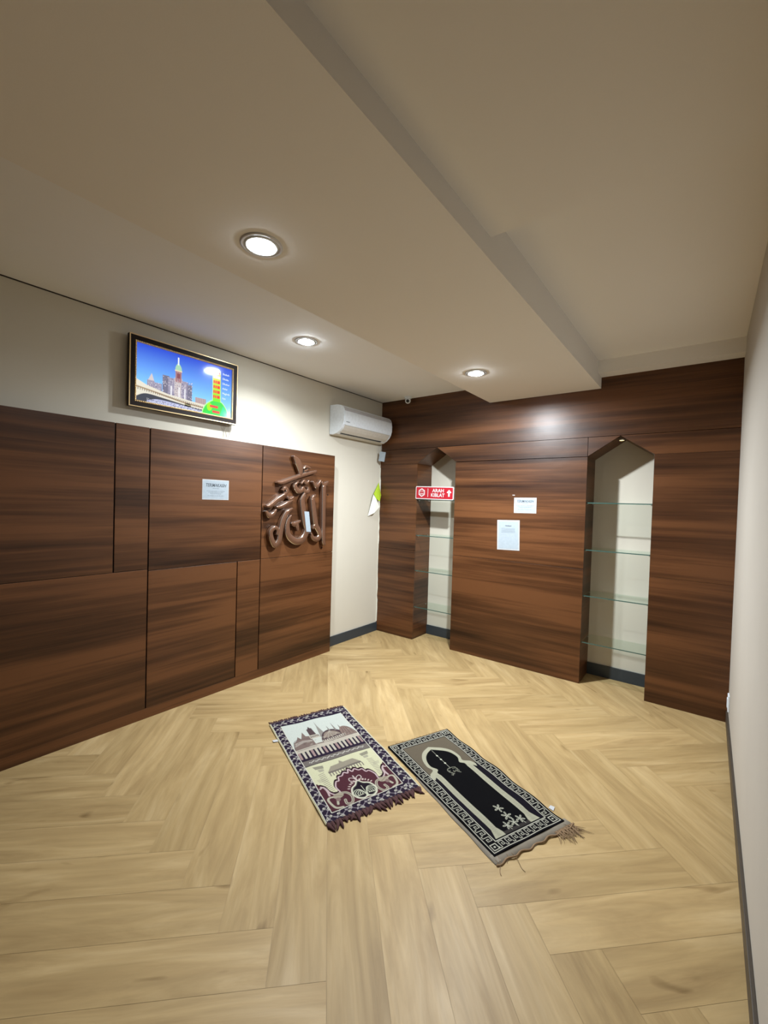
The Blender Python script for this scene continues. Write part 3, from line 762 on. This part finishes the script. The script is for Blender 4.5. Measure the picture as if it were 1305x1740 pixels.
bld(0.245, 0.31, 0.45, 0.80, G2); bld(0.30, 0.37, 0.47, 0.82, G1, 5); bld(0.36, 0.44, 0.45, 0.82, G3, 6); bld(0.43, 0.50, 0.48, 0.83, G1, 5); bld(0.495, 0.545, 0.52, 0.83, G2)
bld(0.370, 0.432, 0.30, 0.52, srgb(160, 120, 125), 3); c.poly(sm2([(0.367, 0.315), (0.370, 0.25), (0.385, 0.195), (0.400, 0.175), (0.415, 0.195), (0.431, 0.25), (0.434, 0.315)]), srgb(150, 190, 160)); c.rect(0.364, 0.30, 0.438, 0.325, srgb(205, 190, 160)); c.rect(0.385, 0.36, 0.418, 0.45, srgb(120, 70, 80))
c.line([(0.399, 0.20), (0.399, 0.07)], 0.012, srgb(225, 235, 245)); bld(0.58, 0.70, 0.72, 0.84, srgb(170, 150, 150), 6)
for q in range(420):
    x = rp0.uniform(0.10, 0.545); y = rp0.uniform(0.47, 0.82)
    if (x < 0.24 and y < 0.62): continue
    c.rect(x, y, x+0.006, y+0.014, srgb(*[rp0.choice(((95, 95, 120), (205, 198, 205), (130, 122, 140)))][0]))
for x in (0.33, 0.41, 0.47): c.line([(x, 0.62), (x, 0.84)], 0.012, srgb(215, 215, 220))
c.poly([(0, 0.62), (0.1, 0.70), (0.3, 0.78), (0.55, 0.82), (0.75, 0.84), (0.75, 1.0), (0, 1.0)], srgb(205, 200, 185))
c.line(sm2([(0, 0.75), (0.2, 0.80), (0.45, 0.87), (0.72, 0.90)]), 0.025, srgb(150, 130, 105))
for q in range(36): x = q*0.02; c.line([(x, 0.765+x*0.16), (x, 0.80+x*0.15)], 0.006, srgb(95, 80, 65))
c.poly(sm2([(0, 0.93), (0.09, 0.85), (0.25, 0.87), (0.5, 0.92), (0.75, 0.95), (0.75, 1.0), (0, 1.0)]), srgb(58, 62, 72))
c.poly(sm2([(0.10, 0.97), (0.2, 0.915), (0.4, 0.925), (0.6, 0.955), (0.75, 0.97), (0.75, 1.0), (0.1, 1.0)]), srgb(165, 170, 205))
rp = random.Random(2)
for q in range(300): c.ell(rp.uniform(0.1, 0.72), rp.uniform(0.93, 1.0), 0.004, 0.004, srgb(*[rp.choice((70, 215))]*3))
c.poly([(0.470, 0.885), (0.505, 0.875), (0.535, 0.89), (0.535, 0.935), (0.50, 0.94), (0.470, 0.93)], srgb(12, 12, 14)); c.line([(0.47, 0.898), (0.503, 0.905), (0.535, 0.903)], 0.008, srgb(210, 200, 150))
# green tower with times
c.poly(sm2([(0.655, 1.0), (0.66, 0.93), (0.69, 0.82), (0.73, 0.75), (0.78, 0.70), (0.87, 0.70), (0.92, 0.77), (0.955, 0.88), (0.962, 1.0)]), srgb(170, 235, 150))
gr = [(0.665, 1.0), (0.67, 0.93), (0.70, 0.83), (0.74, 0.765), (0.785, 0.715), (0.865, 0.715), (0.91, 0.78), (0.945, 0.88), (0.952, 1.0)]
c.poly(sm2(gr), srgb(55, 200, 70)); c.poly([(0.90, 0.78), (0.945, 0.88), (0.952, 1.0), (0.86, 1.0)], srgb(20, 205, 135)); c.ell(0.74, 0.85, 0.03, 0.08, srgb(150, 220, 30)); c.ell(0.78, 0.97, 0.08, 0.05, srgb(45, 205, 80))
c.poly([(0.772, 0.72), (0.768, 0.16), (0.80, 0.08), (0.835, 0.06), (0.865, 0.10), (0.872, 0.72)], srgb(175, 215, 160))
for q in range(8):
    y = 0.16+q*0.07; c.rect(0.778, y, 0.865, y+0.07, srgb(215-14*q, 200+4*q, 70-5*q))
c.poly([(0.778, 0.72), (0.778, 0.16), (0.80, 0.10), (0.835, 0.075), (0.862, 0.11), (0.862, 0.17), (0.778, 0.22)], srgb(190, 225, 195))
for q in range(6):
    y = 0.135+q*0.098
    for x in (0.790, 0.812, 0.834, 0.850): c.rect(x-0.009, y-0.03, x+0.008, y+0.03, srgb(225, 60, 55)) if q != 1 else c.rect(x-0.009, y-0.03, x+0.008, y+0.03, srgb(250, 235, 235))
for y, x0, x1 in ((0.83, 0.745, 0.84), (0.93, 0.775, 0.86)):
    c.rect(x0, y-0.024, x1, y+0.024, srgb(225, 70, 60))
c.rect(0.958, 0.92, 0.985, 0.99, srgb(150, 230, 220))
XS = XB-0.013
screen_o = grid_mesh('screen', c.out(), lambda u, v: (XS, F3[0]+TW*u, F3[3]-THT*v), attr_mat('screen_picture', 'weave', 0.10, 0.95), tv)
SCRW = emit('screen_letters', (0.80, 0.88, 1.0), 0.9)
for q, s_ in enumerate(('Shubuh', 'Dhuha', 'Dhuhur', 'Ashar', 'Maghrib', 'Isya')):
    bm = bmesh.new(); text_mesh(bm, s_, 0.021, (XS+0.0008, F3[0]+TW*0.888, F3[3]-THT*(0.135+q*0.098)), (0, 1, 0), (0, 0, 1), 0.0002, 0.0, align='LEFT', squash=0.92); link('prayer_name', bm, SCRW, screen_o)
bm = bmesh.new(); tube(bm, sm3 := [(0.05, -1.995, 2.10), (0.03, -1.985, 2.02), (0.012, -1.99, 1.985), (0.01, -2.02, 1.955)], 0.002); tube(bm, [(0.05, -2.02, 2.10), (0.008, -2.02, 2.03), (0.008, -2.022, 1.955)], 0.002)
link('cable', bm, CORD, tv)

# ------------------------------------------------------------------ prayer rugs
NAVY, NAVY2 = srgb(44, 34, 52), srgb(62, 50, 66); CRM, GRY = srgb(225, 222, 205), srgb(140, 130, 130); MAR = srgb(84, 46, 54)
def rug_pos(cs, amp, seed, edge=0.0):
    A, B, C_, D = [Vector((x, y, 0)) for x, y in cs]
    def pos(u, v):
        p = A*(1-u)*(1-v)+B*u*(1-v)+C_*u*v+D*(1-u)*v
        z = 0.0065+amp*(math.sin(7*u+5*v+seed)*math.sin(11*v+seed*2))**2 + amp*0.5*math.sin(23*v+seed)*max(0, u-0.7)
        o = edge*math.sin(v*24+seed)*max(0.0, u-0.75)*4
        d = (B-A).normalized()*o
        return (p.x+d.x, p.y+d.y, max(z, 0.0045))
    return pos
# rug one: woven mosque over a scalloped medallion
L1, W1 = 1.015, 0.532
c = Canvas(300, 570, W1, L1, NAVY)
bw = 0.055; P = lambda u, v: (u*W1, v*L1)
rb = random.Random(4)
def vine(p0, p1, n, side):
    p0 = Vector(p0); p1 = Vector(p1); d = (p1-p0); Ln = d.length; d.normalize(); nn = Vector((-d.y, d.x))
    path = [p0+d*(Ln*i/(n*12))+nn*0.014*math.sin(i/12*math.pi) for i in range(n*12+1)]
    c.line([(p.x, p.y) for p in path], 0.0036, srgb(150, 140, 148))
    for i in range(n):
        m = p0+d*(Ln*(i+0.5)/n); s = 1 if i % 2 == 0 else -1
        q = m-nn*0.006*s; ang = math.atan2(d.y, d.x)
        c.ell(q.x, q.y, 0.0095, 0.0078, GRY, ang); c.ell(q.x, q.y, 0.007, 0.006, CRM)
        for a in (0.7, 2.2, -0.9):
            e = q+Vector((math.cos(ang+a*s), math.sin(ang+a*s)))*0.019
            c.ell(e.x, e.y, 0.0105, 0.0036, srgb(178, 172, 172), ang+a*s); c.line([(q.x, q.y), (e.x, e.y)], 0.002, NAVY)
        e = m+nn*0.016*s+d*0.012; c.ell(e.x, e.y, 0.013, 0.0045, CRM, ang+0.5*s); c.ell(e.x, e.y, 0.008, 0.0018, NAVY, ang+0.5*s)
h = bw/2+0.004
vine((h, 0.01), (h, L1-0.01), 17, 1); vine((W1-h, 0.01), (W1-h, L1-0.01), 17, -1); vine((0.05, h+0.002), (W1-0.05, h+0.002), 8, 1); vine((0.05, L1-h), (W1-0.05, L1-h), 8, 1)
c.line([(0.003, 0), (0.003, L1)], 0.005, CRM); c.line([(W1-0.003, 0), (W1-0.003, L1)], 0.005, CRM); c.line([(0, 0.002), (W1, 0.002)], 0.004, GRY)
# top picture
c.poly([P(.103, .071), P(.887, .082), P(.885, .46), P(.100, .46)], srgb(208, 214, 205))
BR, BRD, BRL = srgb(130, 112, 105), srgb(86, 70, 72), srgb(196, 188, 172)
c.poly([P(*q) for q in [(.105, .37), (.134, .293), (.18, .27), (.209, .235), (.235, .27), (.287, .195), (.30, .25), (.345, .262), (.35, .36), (.885, .36), (.885, .46), (.10, .46)]], BR)
c.poly([P(*q) for q in [(.12, .34), (.15, .30), (.24, .29), (.34, .31), (.34, .33), (.24, .315)]], srgb(170, 160, 150))
c.poly([P(*q) for q in [(.345, .30), (.353, .178), (.418, .171), (.43, .30)]], BRD); c.poly([P(*q) for q in [(.36, .19), (.39, .15), (.41, .18)]], BRD)
c.poly([P(*q) for q in [(.335, .30), (.335, .255), (.44, .26), (.46, .30)]], BRL)
for q in range(6): c.rect(W1*(.345+q*.018), L1*.268, W1*(.354+q*.018), L1*.288, BRD)
c.poly([P(*q) for q in [(.452, .30), (.488, .166), (.493, .105), (.500, .166), (.535, .30)]], srgb(150, 145, 138))
c.poly(sm2([P(*q) for q in [(.44, .34), (.48, .285), (.53, .255), (.588, .243), (.65, .25), (.71, .28), (.76, .33)]]) + [P(.76, .36), P(.44, .36)], BRD)
c.poly(sm2([P(*q) for q in [(.47, .33), (.52, .275), (.588, .262), (.65, .275), (.70, .32)]]), srgb(150, 136, 124))
for x, y in ((.60, .19), (.673, .165), (.74, .21)): c.poly([P(x-.012, .27), P(x, y), P(x+.014, .27)], srgb(140, 132, 126))
c.poly(sm2([P(*q) for q in [(.70, .36), (.72, .27), (.78, .245), (.84, .28), (.88, .36)]]), srgb(142, 122, 112))
c.poly([P(*q) for q in [(.45, .345), (.74, .335), (.74, .36), (.45, .37)]], BRL)
for q in range(11): c.rect(W1*(.46+q*.026), L1*.343, W1*(.472+q*.026), L1*.358, BRD)
for r_ in range(5): c.line([P(.35, .305+r_*.014), P(.45, .305+r_*.014)], 0.003, BRL)
c.poly([P(.10, .375), P(.885, .370), P(.885, .415), P(.10, .40)], BRL)
c.line([P(.12, .385), P(.35, .385)], 0.003, BRD)
c.poly([P(.10, .415), P(.885, .41), P(.885, .495), P(.10, .495)], NAVY)
for q in range(16):
    x = .118+q*.049; wd = .016; cc_ = BRL if q % 3 else srgb(168, 142, 138)
    c.poly([P(x-wd, .40), P(x+wd, .40), P(x+wd*.75, .477), P(x-wd*.75, .477)], cc_)
    c.ell(W1*(x+.0245), L1*.412, .0045, .010, srgb(30, 36, 48))
c.poly([P(.10, .395), P(.885, .39), P(.885, .405), P(.10, .41)], BRL)
c.poly([P(.095, .495), P(.885, .50), P(.885, .555), P(.095, .548)], srgb(120, 112, 106))
for q in range(40):
    x = .17+q*.0165; c.ell(W1*x, L1*(.522+.006*math.sin(q*1.7)), .0032, .0055, srgb(215, 212, 200), rb.uniform(0, 3)); 
c.line([P(.095, .497), P(.885, .500)], 0.004, srgb(60, 48, 56)); c.line([P(.095, .55), P(.885, .555)], 0.004, srgb(90, 84, 80))
for q in range(60):   # small stone and shadow flecks on the roofs
    u = rb.uniform(.13, .86); v = rb.uniform(.30, .37); c.line([P(u, v), P(u+rb.uniform(.01, .03), v+rb.uniform(-.006, .006))], 0.0028, rb.choice((BRD, BRL, srgb(112, 96, 92))))
for q in range(5): c.line([P(.47+q*.055, .335), P(.588, .262)], 0.002, BRL)
for q in range(4): c.line([P(.72+q*.04, .355), P(.755+q*.022, .262)], 0.0025, BRD)
c.line(sm2([P(*q) for q in [(.105, .365), (.134, .29), (.18, .268), (.24, .27), (.30, .285), (.34, .31)]]), 0.003, BRD)
# lower picture
LC = srgb(216, 214, 178)
c.poly([P(.097, .556), P(.883, .558), P(.868, .935), P(.098, .940)], LC)
for sgn in (0, 1):
    fx = lambda u: u if sgn == 0 else 0.972-u
    c.poly([P(fx(.16), .575), P(fx(.27), .585), P(fx(.262), .612), P(fx(.175), .605)], srgb(150, 146, 128))
    c.poly([P(fx(.19), .612), P(fx(.255), .615), P(fx(.25), .635), P(fx(.20), .635)], srgb(176, 172, 150))
    for q in range(14): c.line([P(fx(.175), .655+q*.014), P(fx(.235), .648+q*.014)], 0.0045, srgb(156, 150, 134))
    for q in range(6): c.line([P(fx(.135+q*.012), .69), P(fx(.15+q*.012), .715)], 0.003, srgb(176, 172, 150))
c.poly([P(*q) for q in [(.28, .655), (.34, .61), (.44, .605), (.458, .580), (.485, .605), (.60, .605), (.66, .65)]], srgb(158, 150, 132))
c.poly([P(.28, .652), P(.66, .648), P(.66, .662), P(.28, .666)], srgb(120, 112, 104))
for q in range(13): c.line([P(.29+q*.031, .662), P(.29+q*.031, .69)], 0.006, srgb(120, 110, 104))
# maroon ground with scalloped arch
sc = [(.098, .94), (.098, .73), (.13, .735), (.165, .76), (.18, .80), (.22, .825), (.27, .82), (.262, .775), (.295, .735), (.325, .735), (.345, .705), (.385, .705), (.42, .685), (.455, .70), (.478, .672), (.505, .70), (.54, .685), (.575, .705), (.615, .705), (.635, .735), (.668, .735), (.70, .775), (.70, .82), (.74, .825), (.79, .80), (.805, .76), (.84, .735), (.871, .73), (.868, .935)]
sp_ = sm2([P(*q) for q in sc], 5)
c.poly(sp_, MAR); c.line(sp_[10:-10], 0.014, srgb(48, 24, 34)); c.line([(x, y+0.011) for x, y in sp_[10:-10]], 0.008, srgb(205, 180, 182))
def mir(pts, m=0.486): return pts, [(2*m-u, v) for u, v in pts]
for pts in mir([(.215, .935), (.15, .92), (.125, .86), (.16, .845), (.21, .86), (.19, .905)]): c.line(sm2([P(*q) for q in pts]), 0.012, srgb(188, 182, 162))
for pts in mir([(.255, .835), (.32, .85), (.345, .89), (.315, .93), (.265, .925), (.27, .895)]): c.line(sm2([P(*q) for q in pts]), 0.014, srgb(188, 180, 160)); c.line(sm2([P(*q) for q in pts]), 0.004, srgb(110, 96, 92))
for pts in mir([(.115, .76), (.15, .755), (.165, .79), (.16, .83)]): c.line(sm2([P(*q) for q in pts]), 0.010, srgb(200, 180, 178))
for m_ in (0, 1):
    fx = lambda u: u if m_ == 0 else 0.972-u
    c.ell(W1*fx(.235), L1*.85, .028, .020, srgb(172, 162, 142)); c.ell(W1*fx(.215), L1*.875, .012, .014, srgb(140, 118, 112)); c.line([P(fx(.20), .84), P(fx(.27), .86)], 0.003, srgb(120, 104, 96))
pal = [(.478, .785), (.44, .815), (.385, .835), (.355, .88), (.375, .918), (.43, .937), (.486, .930), (.545, .937), (.597, .918), (.618, .88), (.588, .835), (.53, .815), (.496, .785)]
c.poly(sm2([P(*q) for q in pal]), srgb(222, 220, 198)); c.poly(sm2([(W1*.486+(x-W1*.486)*.88, L1*.875+(y-L1*.875)*.86) for x, y in [P(*q) for q in pal]]), srgb(96, 98, 88)); c.poly(sm2([(W1*.486+(x-W1*.486)*.80, L1*.877+(y-L1*.877)*.78) for x, y in [P(*q) for q in pal]]), srgb(34, 26, 36))
for q in range(5):
    for s in (-1, 1):
        R_ = 0.064-0.0115*q; x_ = W1*.486+s*0.002; y_ = L1*.922-0.003*q
        pts_ = [(x_, y_), (x_+s*.22*R_, y_-.80*R_), (x_+s*.62*R_, y_-.98*R_), (x_+s*.98*R_, y_-.62*R_), (x_+s*.92*R_, y_-.22*R_), (x_+s*.72*R_, y_-.25*R_)]
        c.line(sm2(pts_), 0.0042, srgb(206, 208, 184))
c.line([P(.486, .915), P(.486, .84)], 0.003, srgb(206, 208, 184))
c.ell(W1*.486, L1*.922, 0.010, 0.006, srgb(206, 208, 184))
for q in range(8):
    for s in (-1, 1):
        a = 0.5+q*0.22; x = W1*.486+s*0.075*math.cos(a); y = L1*.872-0.085*math.sin(a)
        c.ell(x, y, 0.008, 0.0038, srgb(206, 188, 180), -s*a)
for pts in mir([(.486, .79), (.47, .765), (.43, .755), (.42, .775), (.44, .785)]): c.line(sm2([P(*q) for q in pts]), 0.005, srgb(205, 190, 184))
c.line([P(.486, .79), P(.48, .745)], 0.007, srgb(205, 190, 184))
c.line([P(.095, .945), P(.866, .935)], 0.0045, CRM); c.line([P(.100, .07), P(.092, .945)], 0.004, CRM); c.line([P(.892, .082), P(.868, .935)], 0.004, CRM)
CS1 = [(0.8029, -2.1281), (0.998, -1.6291), (1.9052, -2.0063), (1.7147, -2.5073)]
rug = tag(empty('prayer_rug', (1.34, -2.06, 0)), 'cream and purple prayer rug with woven mosques and maroon fringes, lying on the left', 'rug')
pos1_ = rug_pos(CS1, 0.004, 0.5)
grid_mesh('pile', c.out(0.66), pos1_, attr_mat('rug_weave', 'weave'), rug, 0.0006)
def fringe(name, posf, v, out, mat, parent, n, ln, wd, seed, thick=0.004, jit=1.0, u0=0.0, u1=1.0, curl=0.6):
    rg_ = random.Random(seed); bm = bmesh.new(); e = Vector(posf(0.5, v)); d = (Vector(posf(1, v))-Vector(posf(0, v))).normalized()
    o = Vector(out).normalized(); o.z = 0
    for i in range(n):
        u = u0+(u1-u0)*(i+0.5+rg_.uniform(-.3, .3)*jit)/n; b = Vector(posf(u, v)); l = ln*rg_.uniform(0.6, 1.2); sw = rg_.uniform(-curl, curl)*ln
        p = [b-o*0.004, b+o*l*0.4+d*sw*0.2, b+o*l*0.8+d*sw*0.7, b+o*l+d*sw]
        for q_, z in zip(p, (0.004, 0.006, 0.004, 0.0025)): q_.z = z
        tube(bm, p, [wd*0.55, wd*0.75, wd*0.45, wd*0.08], 6)
    for vv in bm.verts: vv.co.z = max(0.0006, min(vv.co.z, 0.003+thick*2))
    return tag(link(name, bm, mat, parent, True), kind='stuff')
od = Vector((0.935, -0.40, 0))
fringe('fringe', pos1_, 1.0, od, MAROON, rug, 26, 0.052, 0.013, 1)
fringe('fringe', pos1_, 1.0, od, MAROON, rug, 60, 0.030, 0.006, 3)
fringe('fringe', pos1_, 0.0, -od, MAROON, rug, 95, 0.034, 0.0042, 2, curl=0.2)
bm = bmesh.new()
for u_ in (-0.006, 1.006): tube(bm, [Vector(pos1_(u_, k/60)) - Vector((0, 0, 0.003)) for k in range(61)], 0.0032)
link('selvedge', bm, CREAMY, rug, True)
a_ = Vector(pos1_(-0.005, .195)); bm = bmesh.new(); dd = Vector(pos1_(0, .2))-Vector(pos1_(1, .2)); dd.normalize(); vv_ = od.normalized()
sheet(bm, [(a_.x, a_.y, .004), (a_.x+dd.x*.035, a_.y+dd.y*.035, .006), (a_.x+dd.x*.033+vv_.x*.02, a_.y+dd.y*.033+vv_.y*.02, .005), (a_.x+vv_.x*.025, a_.y+vv_.y*.025, .003)], 0.0008); link('care_tag', bm, PAPER_EDGE, rug)

# rug two: black mihrab arch, Greek key border
L2, W2 = 0.915, 0.445
BK, WH, TP = srgb(12, 10, 15), srgb(208, 206, 190), srgb(112, 102, 86)
c = Canvas(264, 542, W2, L2, BK); P = lambda u, v: (u*W2, v*L2)
x0, x1, y0, y1 = 0.020, W2-0.020, 0.014, L2-0.020
for (a, b, d, e) in ((0.012, W2-0.012, 0.009, L2-0.012), (.140*W2, .860*W2, .064*L2, .936*L2)):
    c.line([(a, d), (b, d), (b, e), (a, e), (a, d)], 0.0042, WH)
def key(x, y, w, h_, rot):     # a Greek key hook in a cell
    pts = [(-.5, .42), (-.5, -.38), (.30, -.38), (.30, .18), (-.12, .18), (-.12, -.08), (.06, -.08)]
    pts2 = [(.5, .42), (.5, .42)]
    cs, sn = math.cos(rot), math.sin(rot)
    tr = lambda p: (x+(p[0]*w*cs-p[1]*h_*sn), y+(p[0]*w*sn+p[1]*h_*cs))
    c.line([tr(p) for p in pts], 0.0031, WH)
    c.line([tr((-.5, .42)), tr((-.9, .42)), tr((-.9, .2))], 0.0029, WH)
bwx = .140*W2-0.012; bwy = .064*L2-0.009
ny = 19; cell = (L2-2*.064*L2)/ny
for k_ in range(ny):
    y = .064*L2+cell*(k_+0.5)
    key(0.012+bwx*0.52, y, cell*0.72, bwx*0.80, math.pi/2); key(W2-0.012-bwx*0.52, y, cell*0.72, bwx*0.80, -math.pi/2)
nx = 8; cell = (.72*W2)/nx
for k_ in range(nx):
    x = .140*W2+cell*(k_+0.5); key(x, 0.009+bwy*0.52, cell*0.72, bwy*0.80, math.pi); key(x, L2-0.012-bwy*0.5, cell*0.72, bwy*0.80, 0)
for cx_, cy_ in ((0.012+bwx/2, 0.009+bwy/2), (W2-0.012-bwx/2, 0.009+bwy/2), (0.012+bwx/2, L2-0.012-bwy/2), (W2-0.012-bwx/2, L2-0.012-bwy/2)):
    c.line([(cx_-.015, cy_-.015), (cx_+.015, cy_-.015), (cx_+.015, cy_+.015), (cx_-.015, cy_+.015), (cx_-.015, cy_-.015)], 0.0042, WH); c.ell(cx_, cy_, .005, .005, WH)
c.rect(.155*W2, .073*L2, .845*W2, .45*L2, TP)
c.poly([P(.155, .40), P(.845, .40), P(.845, .926), P(.155, .926)], srgb(24, 20, 30))
CR2 = srgb(188, 186, 162)
outer = [(.482, .130), (.40, .150), (.315, .180), (.245, .235), (.222, .300), (.245, .345), (.165, .375), (.135, .41)]
o2 = [(.965-u, v) for u, v in outer][::-1]
pl = sm2([P(*q) for q in outer])+[P(.155, .43), P(.24, .44), P(.24, .90), P(.16, .926), P(.81, .926), P(.73, .90), P(.73, .44), P(.81, .43)]
c.poly(sm2([P(*q) for q in o2])+sm2([P(*q) for q in outer])+[P(.155, .435), P(.22, .40), P(.245, .44), P(.72, .44), P(.745, .40), P(.81, .435)], CR2)
c.poly([P(.155, .46), P(.21, .415), P(.21, .926), P(.155, .926)], srgb(24, 20, 30)); c.poly([P(.845, .46), P(.77, .415), P(.77, .926), P(.845, .926)], srgb(24, 20, 30))
for s in (0, 1):
    fx = (lambda u: u) if s == 0 else (lambda u: .965-u)
    c.poly([P(fx(.195), .39), P(fx(.275), .375), P(fx(.278), .87), P(fx(.315), .926), P(fx(.165), .926), P(fx(.205), .87)], CR2)
inner = [(.482, .163), (.40, .185), (.325, .218), (.278, .262), (.268, .31), (.31, .352), (.268, .378), (.275, .41)]
i2 = [(.965-u, v) for u, v in inner][::-1]
c.poly(sm2([P(*q) for q in i2])+sm2([P(*q) for q in inner])+[P(.275, .87), P(.31, .905), P(.655, .905), P(.69, .87)], (0.002, 0.002, 0.003))
for q in range(90):   # woven speckle on the cream bands
    y = .40+.52*q/90
    for u in (.235, .73):
        c.line([P(u-.028+.012*(q % 2), y), P(u+.016+.012*(q % 2), y)], 0.0013, srgb(140, 138, 118))
c.rect(.30*W2, .908*L2, .665*W2, .926*L2, srgb(70, 66, 62))
for q in range(22): c.line([P(.31+q*.016, .905), P(.31+q*.016, .924)], 0.002, srgb(24, 20, 30))
SILV = srgb(196, 196, 178)
c.line([P(.479, .172), P(.474, .37)], 0.0022, SILV)
for v_ in (.235, .277, .32): c.ell(W2*.475, L2*v_, .0055, .007, srgb(225, 225, 205))
for dx in (-1, 1):
    c.line(sm2([P(.475, .372), P(.475+dx*.05, .378), P(.475+dx*.065, .405), P(.475+dx*.035, .42), P(.475+dx*.06, .44)]), 0.004, srgb(150, 150, 134))
for q in range(26): c.ell(W2*(.475+rb.uniform(-.07, .07)), L2*(.405+rb.uniform(-.03, .035)), .0028, .0028, srgb(140, 140, 124))
def flower(u, v, s=1.0, rot=0.0):
    x, y = P(u, v)
    for k_ in range(5):
        a = rot+k_*2*math.pi/5; e = (x+math.cos(a)*.016*s, y+math.sin(a)*.016*s)
        c.ell(e[0], e[1], .010*s, .0048*s, SILV, a); c.ell(e[0], e[1], .005*s, .0018*s, srgb(70, 66, 60), a)
    c.ell(x, y, .006*s, .006*s, srgb(225, 225, 205)); c.ell(x, y, .003*s, .003*s, (0.01, 0.01, 0.01))
flower(.495, .775, 1.05, .4); flower(.50, .835, 1.05, 1.2); flower(.405, .885, .95, .8); flower(.50, .885, .95, .2); flower(.60, .880, .95, .6)
for u in (.405, .50, .60): c.line([P(u, .885), P(u+.01, .915)], 0.003, SILV)
CS2 = [(1.5565, -1.8268), (1.7331, -1.4099), (2.5692, -1.7684), (2.3915, -2.1792)]
rug2 = tag(empty('prayer_rug', (1.97, -1.79, 0)), 'black prayer rug with cream arch and white Greek key border, lying on the right', 'rug')
pos2_ = rug_pos(CS2, 0.005, 1.3, 0.004)
def pos2b(u, v): x, y, z = pos2_(u, v); return (x, y, z+0.001)
grid_mesh('pile', c.out(0.62), pos2b, bpy.data.materials['rug_weave'], rug2, 0.0030)
# grey backing that shows along the near end and the left edge
bm = bmesh.new(); nS = 24
def strip(fa, fb):
    pv = None
    for i in range(nS+1):
        a = Vector(fa(i/nS)); b = Vector(fb(i/nS)); a.z = 0.0052; b.z = 0.0030
        c_ = b.copy(); c_.z = 0.0006
        cur = [bm.verts.new(a), bm.verts.new(b), bm.verts.new(c_)]
        if pv: bm.faces.new((pv[0], pv[1], cur[1], cur[0])); bm.faces.new((pv[1], pv[2], cur[2], cur[1]))
        pv = cur
wob = lambda t, s: 0.004*math.sin(t*17+s)
strip(lambda t: pos2_(-.04+1.08*t, .985), lambda t: pos2_(-.045+1.09*t, 1.037+wob(t, 0)))
strip(lambda t: pos2_(.03, .35+.68*t), lambda t: pos2_(-.02-.03*t+wob(t, 2), .35+.68*t))
link('backing', bm, HEMG, rug2, True)
od2 = (Vector((2.48, -1.974, 0))-Vector((1.645, -1.618, 0))).normalized()
bm = bmesh.new(); tube(bm, [Vector(pos2_(-.05+1.10*k/40, 1.040+0.006*math.sin(k*.9)))-Vector((0, 0, .0035)) for k in range(41)], 0.0042); link('rolled_hem', bm, THREAD, rug2, True)
fringe('fringe', pos2_, 1.03, od2, THREAD, rug2, 46, 0.075, 0.0022, 9, jit=1.6, u0=0.78, u1=1.05, curl=0.7)
for (sx_, sy_), (ex_, ey_) in (((2.395, -2.16), (2.455, -2.235)), ((2.44, -2.11), (2.525, -2.155)), ((2.575, -1.80), (2.675, -1.80)), ((2.40, -2.19), (2.43, -2.205)), ((2.425, -2.13), (2.452, -2.16)), ((2.57, -1.79), (2.655, -1.765))):
    bm = bmesh.new(); tube(bm, [(sx_+(ex_-sx_)*t+0.006*math.sin(t*5), sy_+(ey_-sy_)*t+0.006*math.cos(t*4)-0.006, 0.0035+0.002*math.sin(t*6)) for t in [i/8 for i in range(9)]], 0.0011, 5); link('loose_thread', bm, THREAD, rug2)
fringe('fringe', pos2_, 0.0, -od2, THREAD, rug2, 40, 0.02, 0.0012, 12, curl=1.2)
bm = bmesh.new(); sheet(bm, [(2.482, -1.722, .004), (2.486, -1.700, .006), (2.506, -1.698, .005), (2.508, -1.728, .003)], 0.0008); link('care_tag', bm, PAPER_EDGE, rug2)

# ------------------------------------------------------------------ socket on the right wall
so = tag(empty('wall_socket', (W, -0.10, 0.20)), 'white wall socket low on the right wall beside the cabinet', 'socket')
boxobj('plate', (W-0.010, -0.165, 0.135), (W, -0.085, 0.245), WHITE, so, 0.003)
boxobj('socket_insert', (W-0.014, -0.145, 0.160), (W-0.0101, -0.105, 0.220), WHITE, so, 0.001)
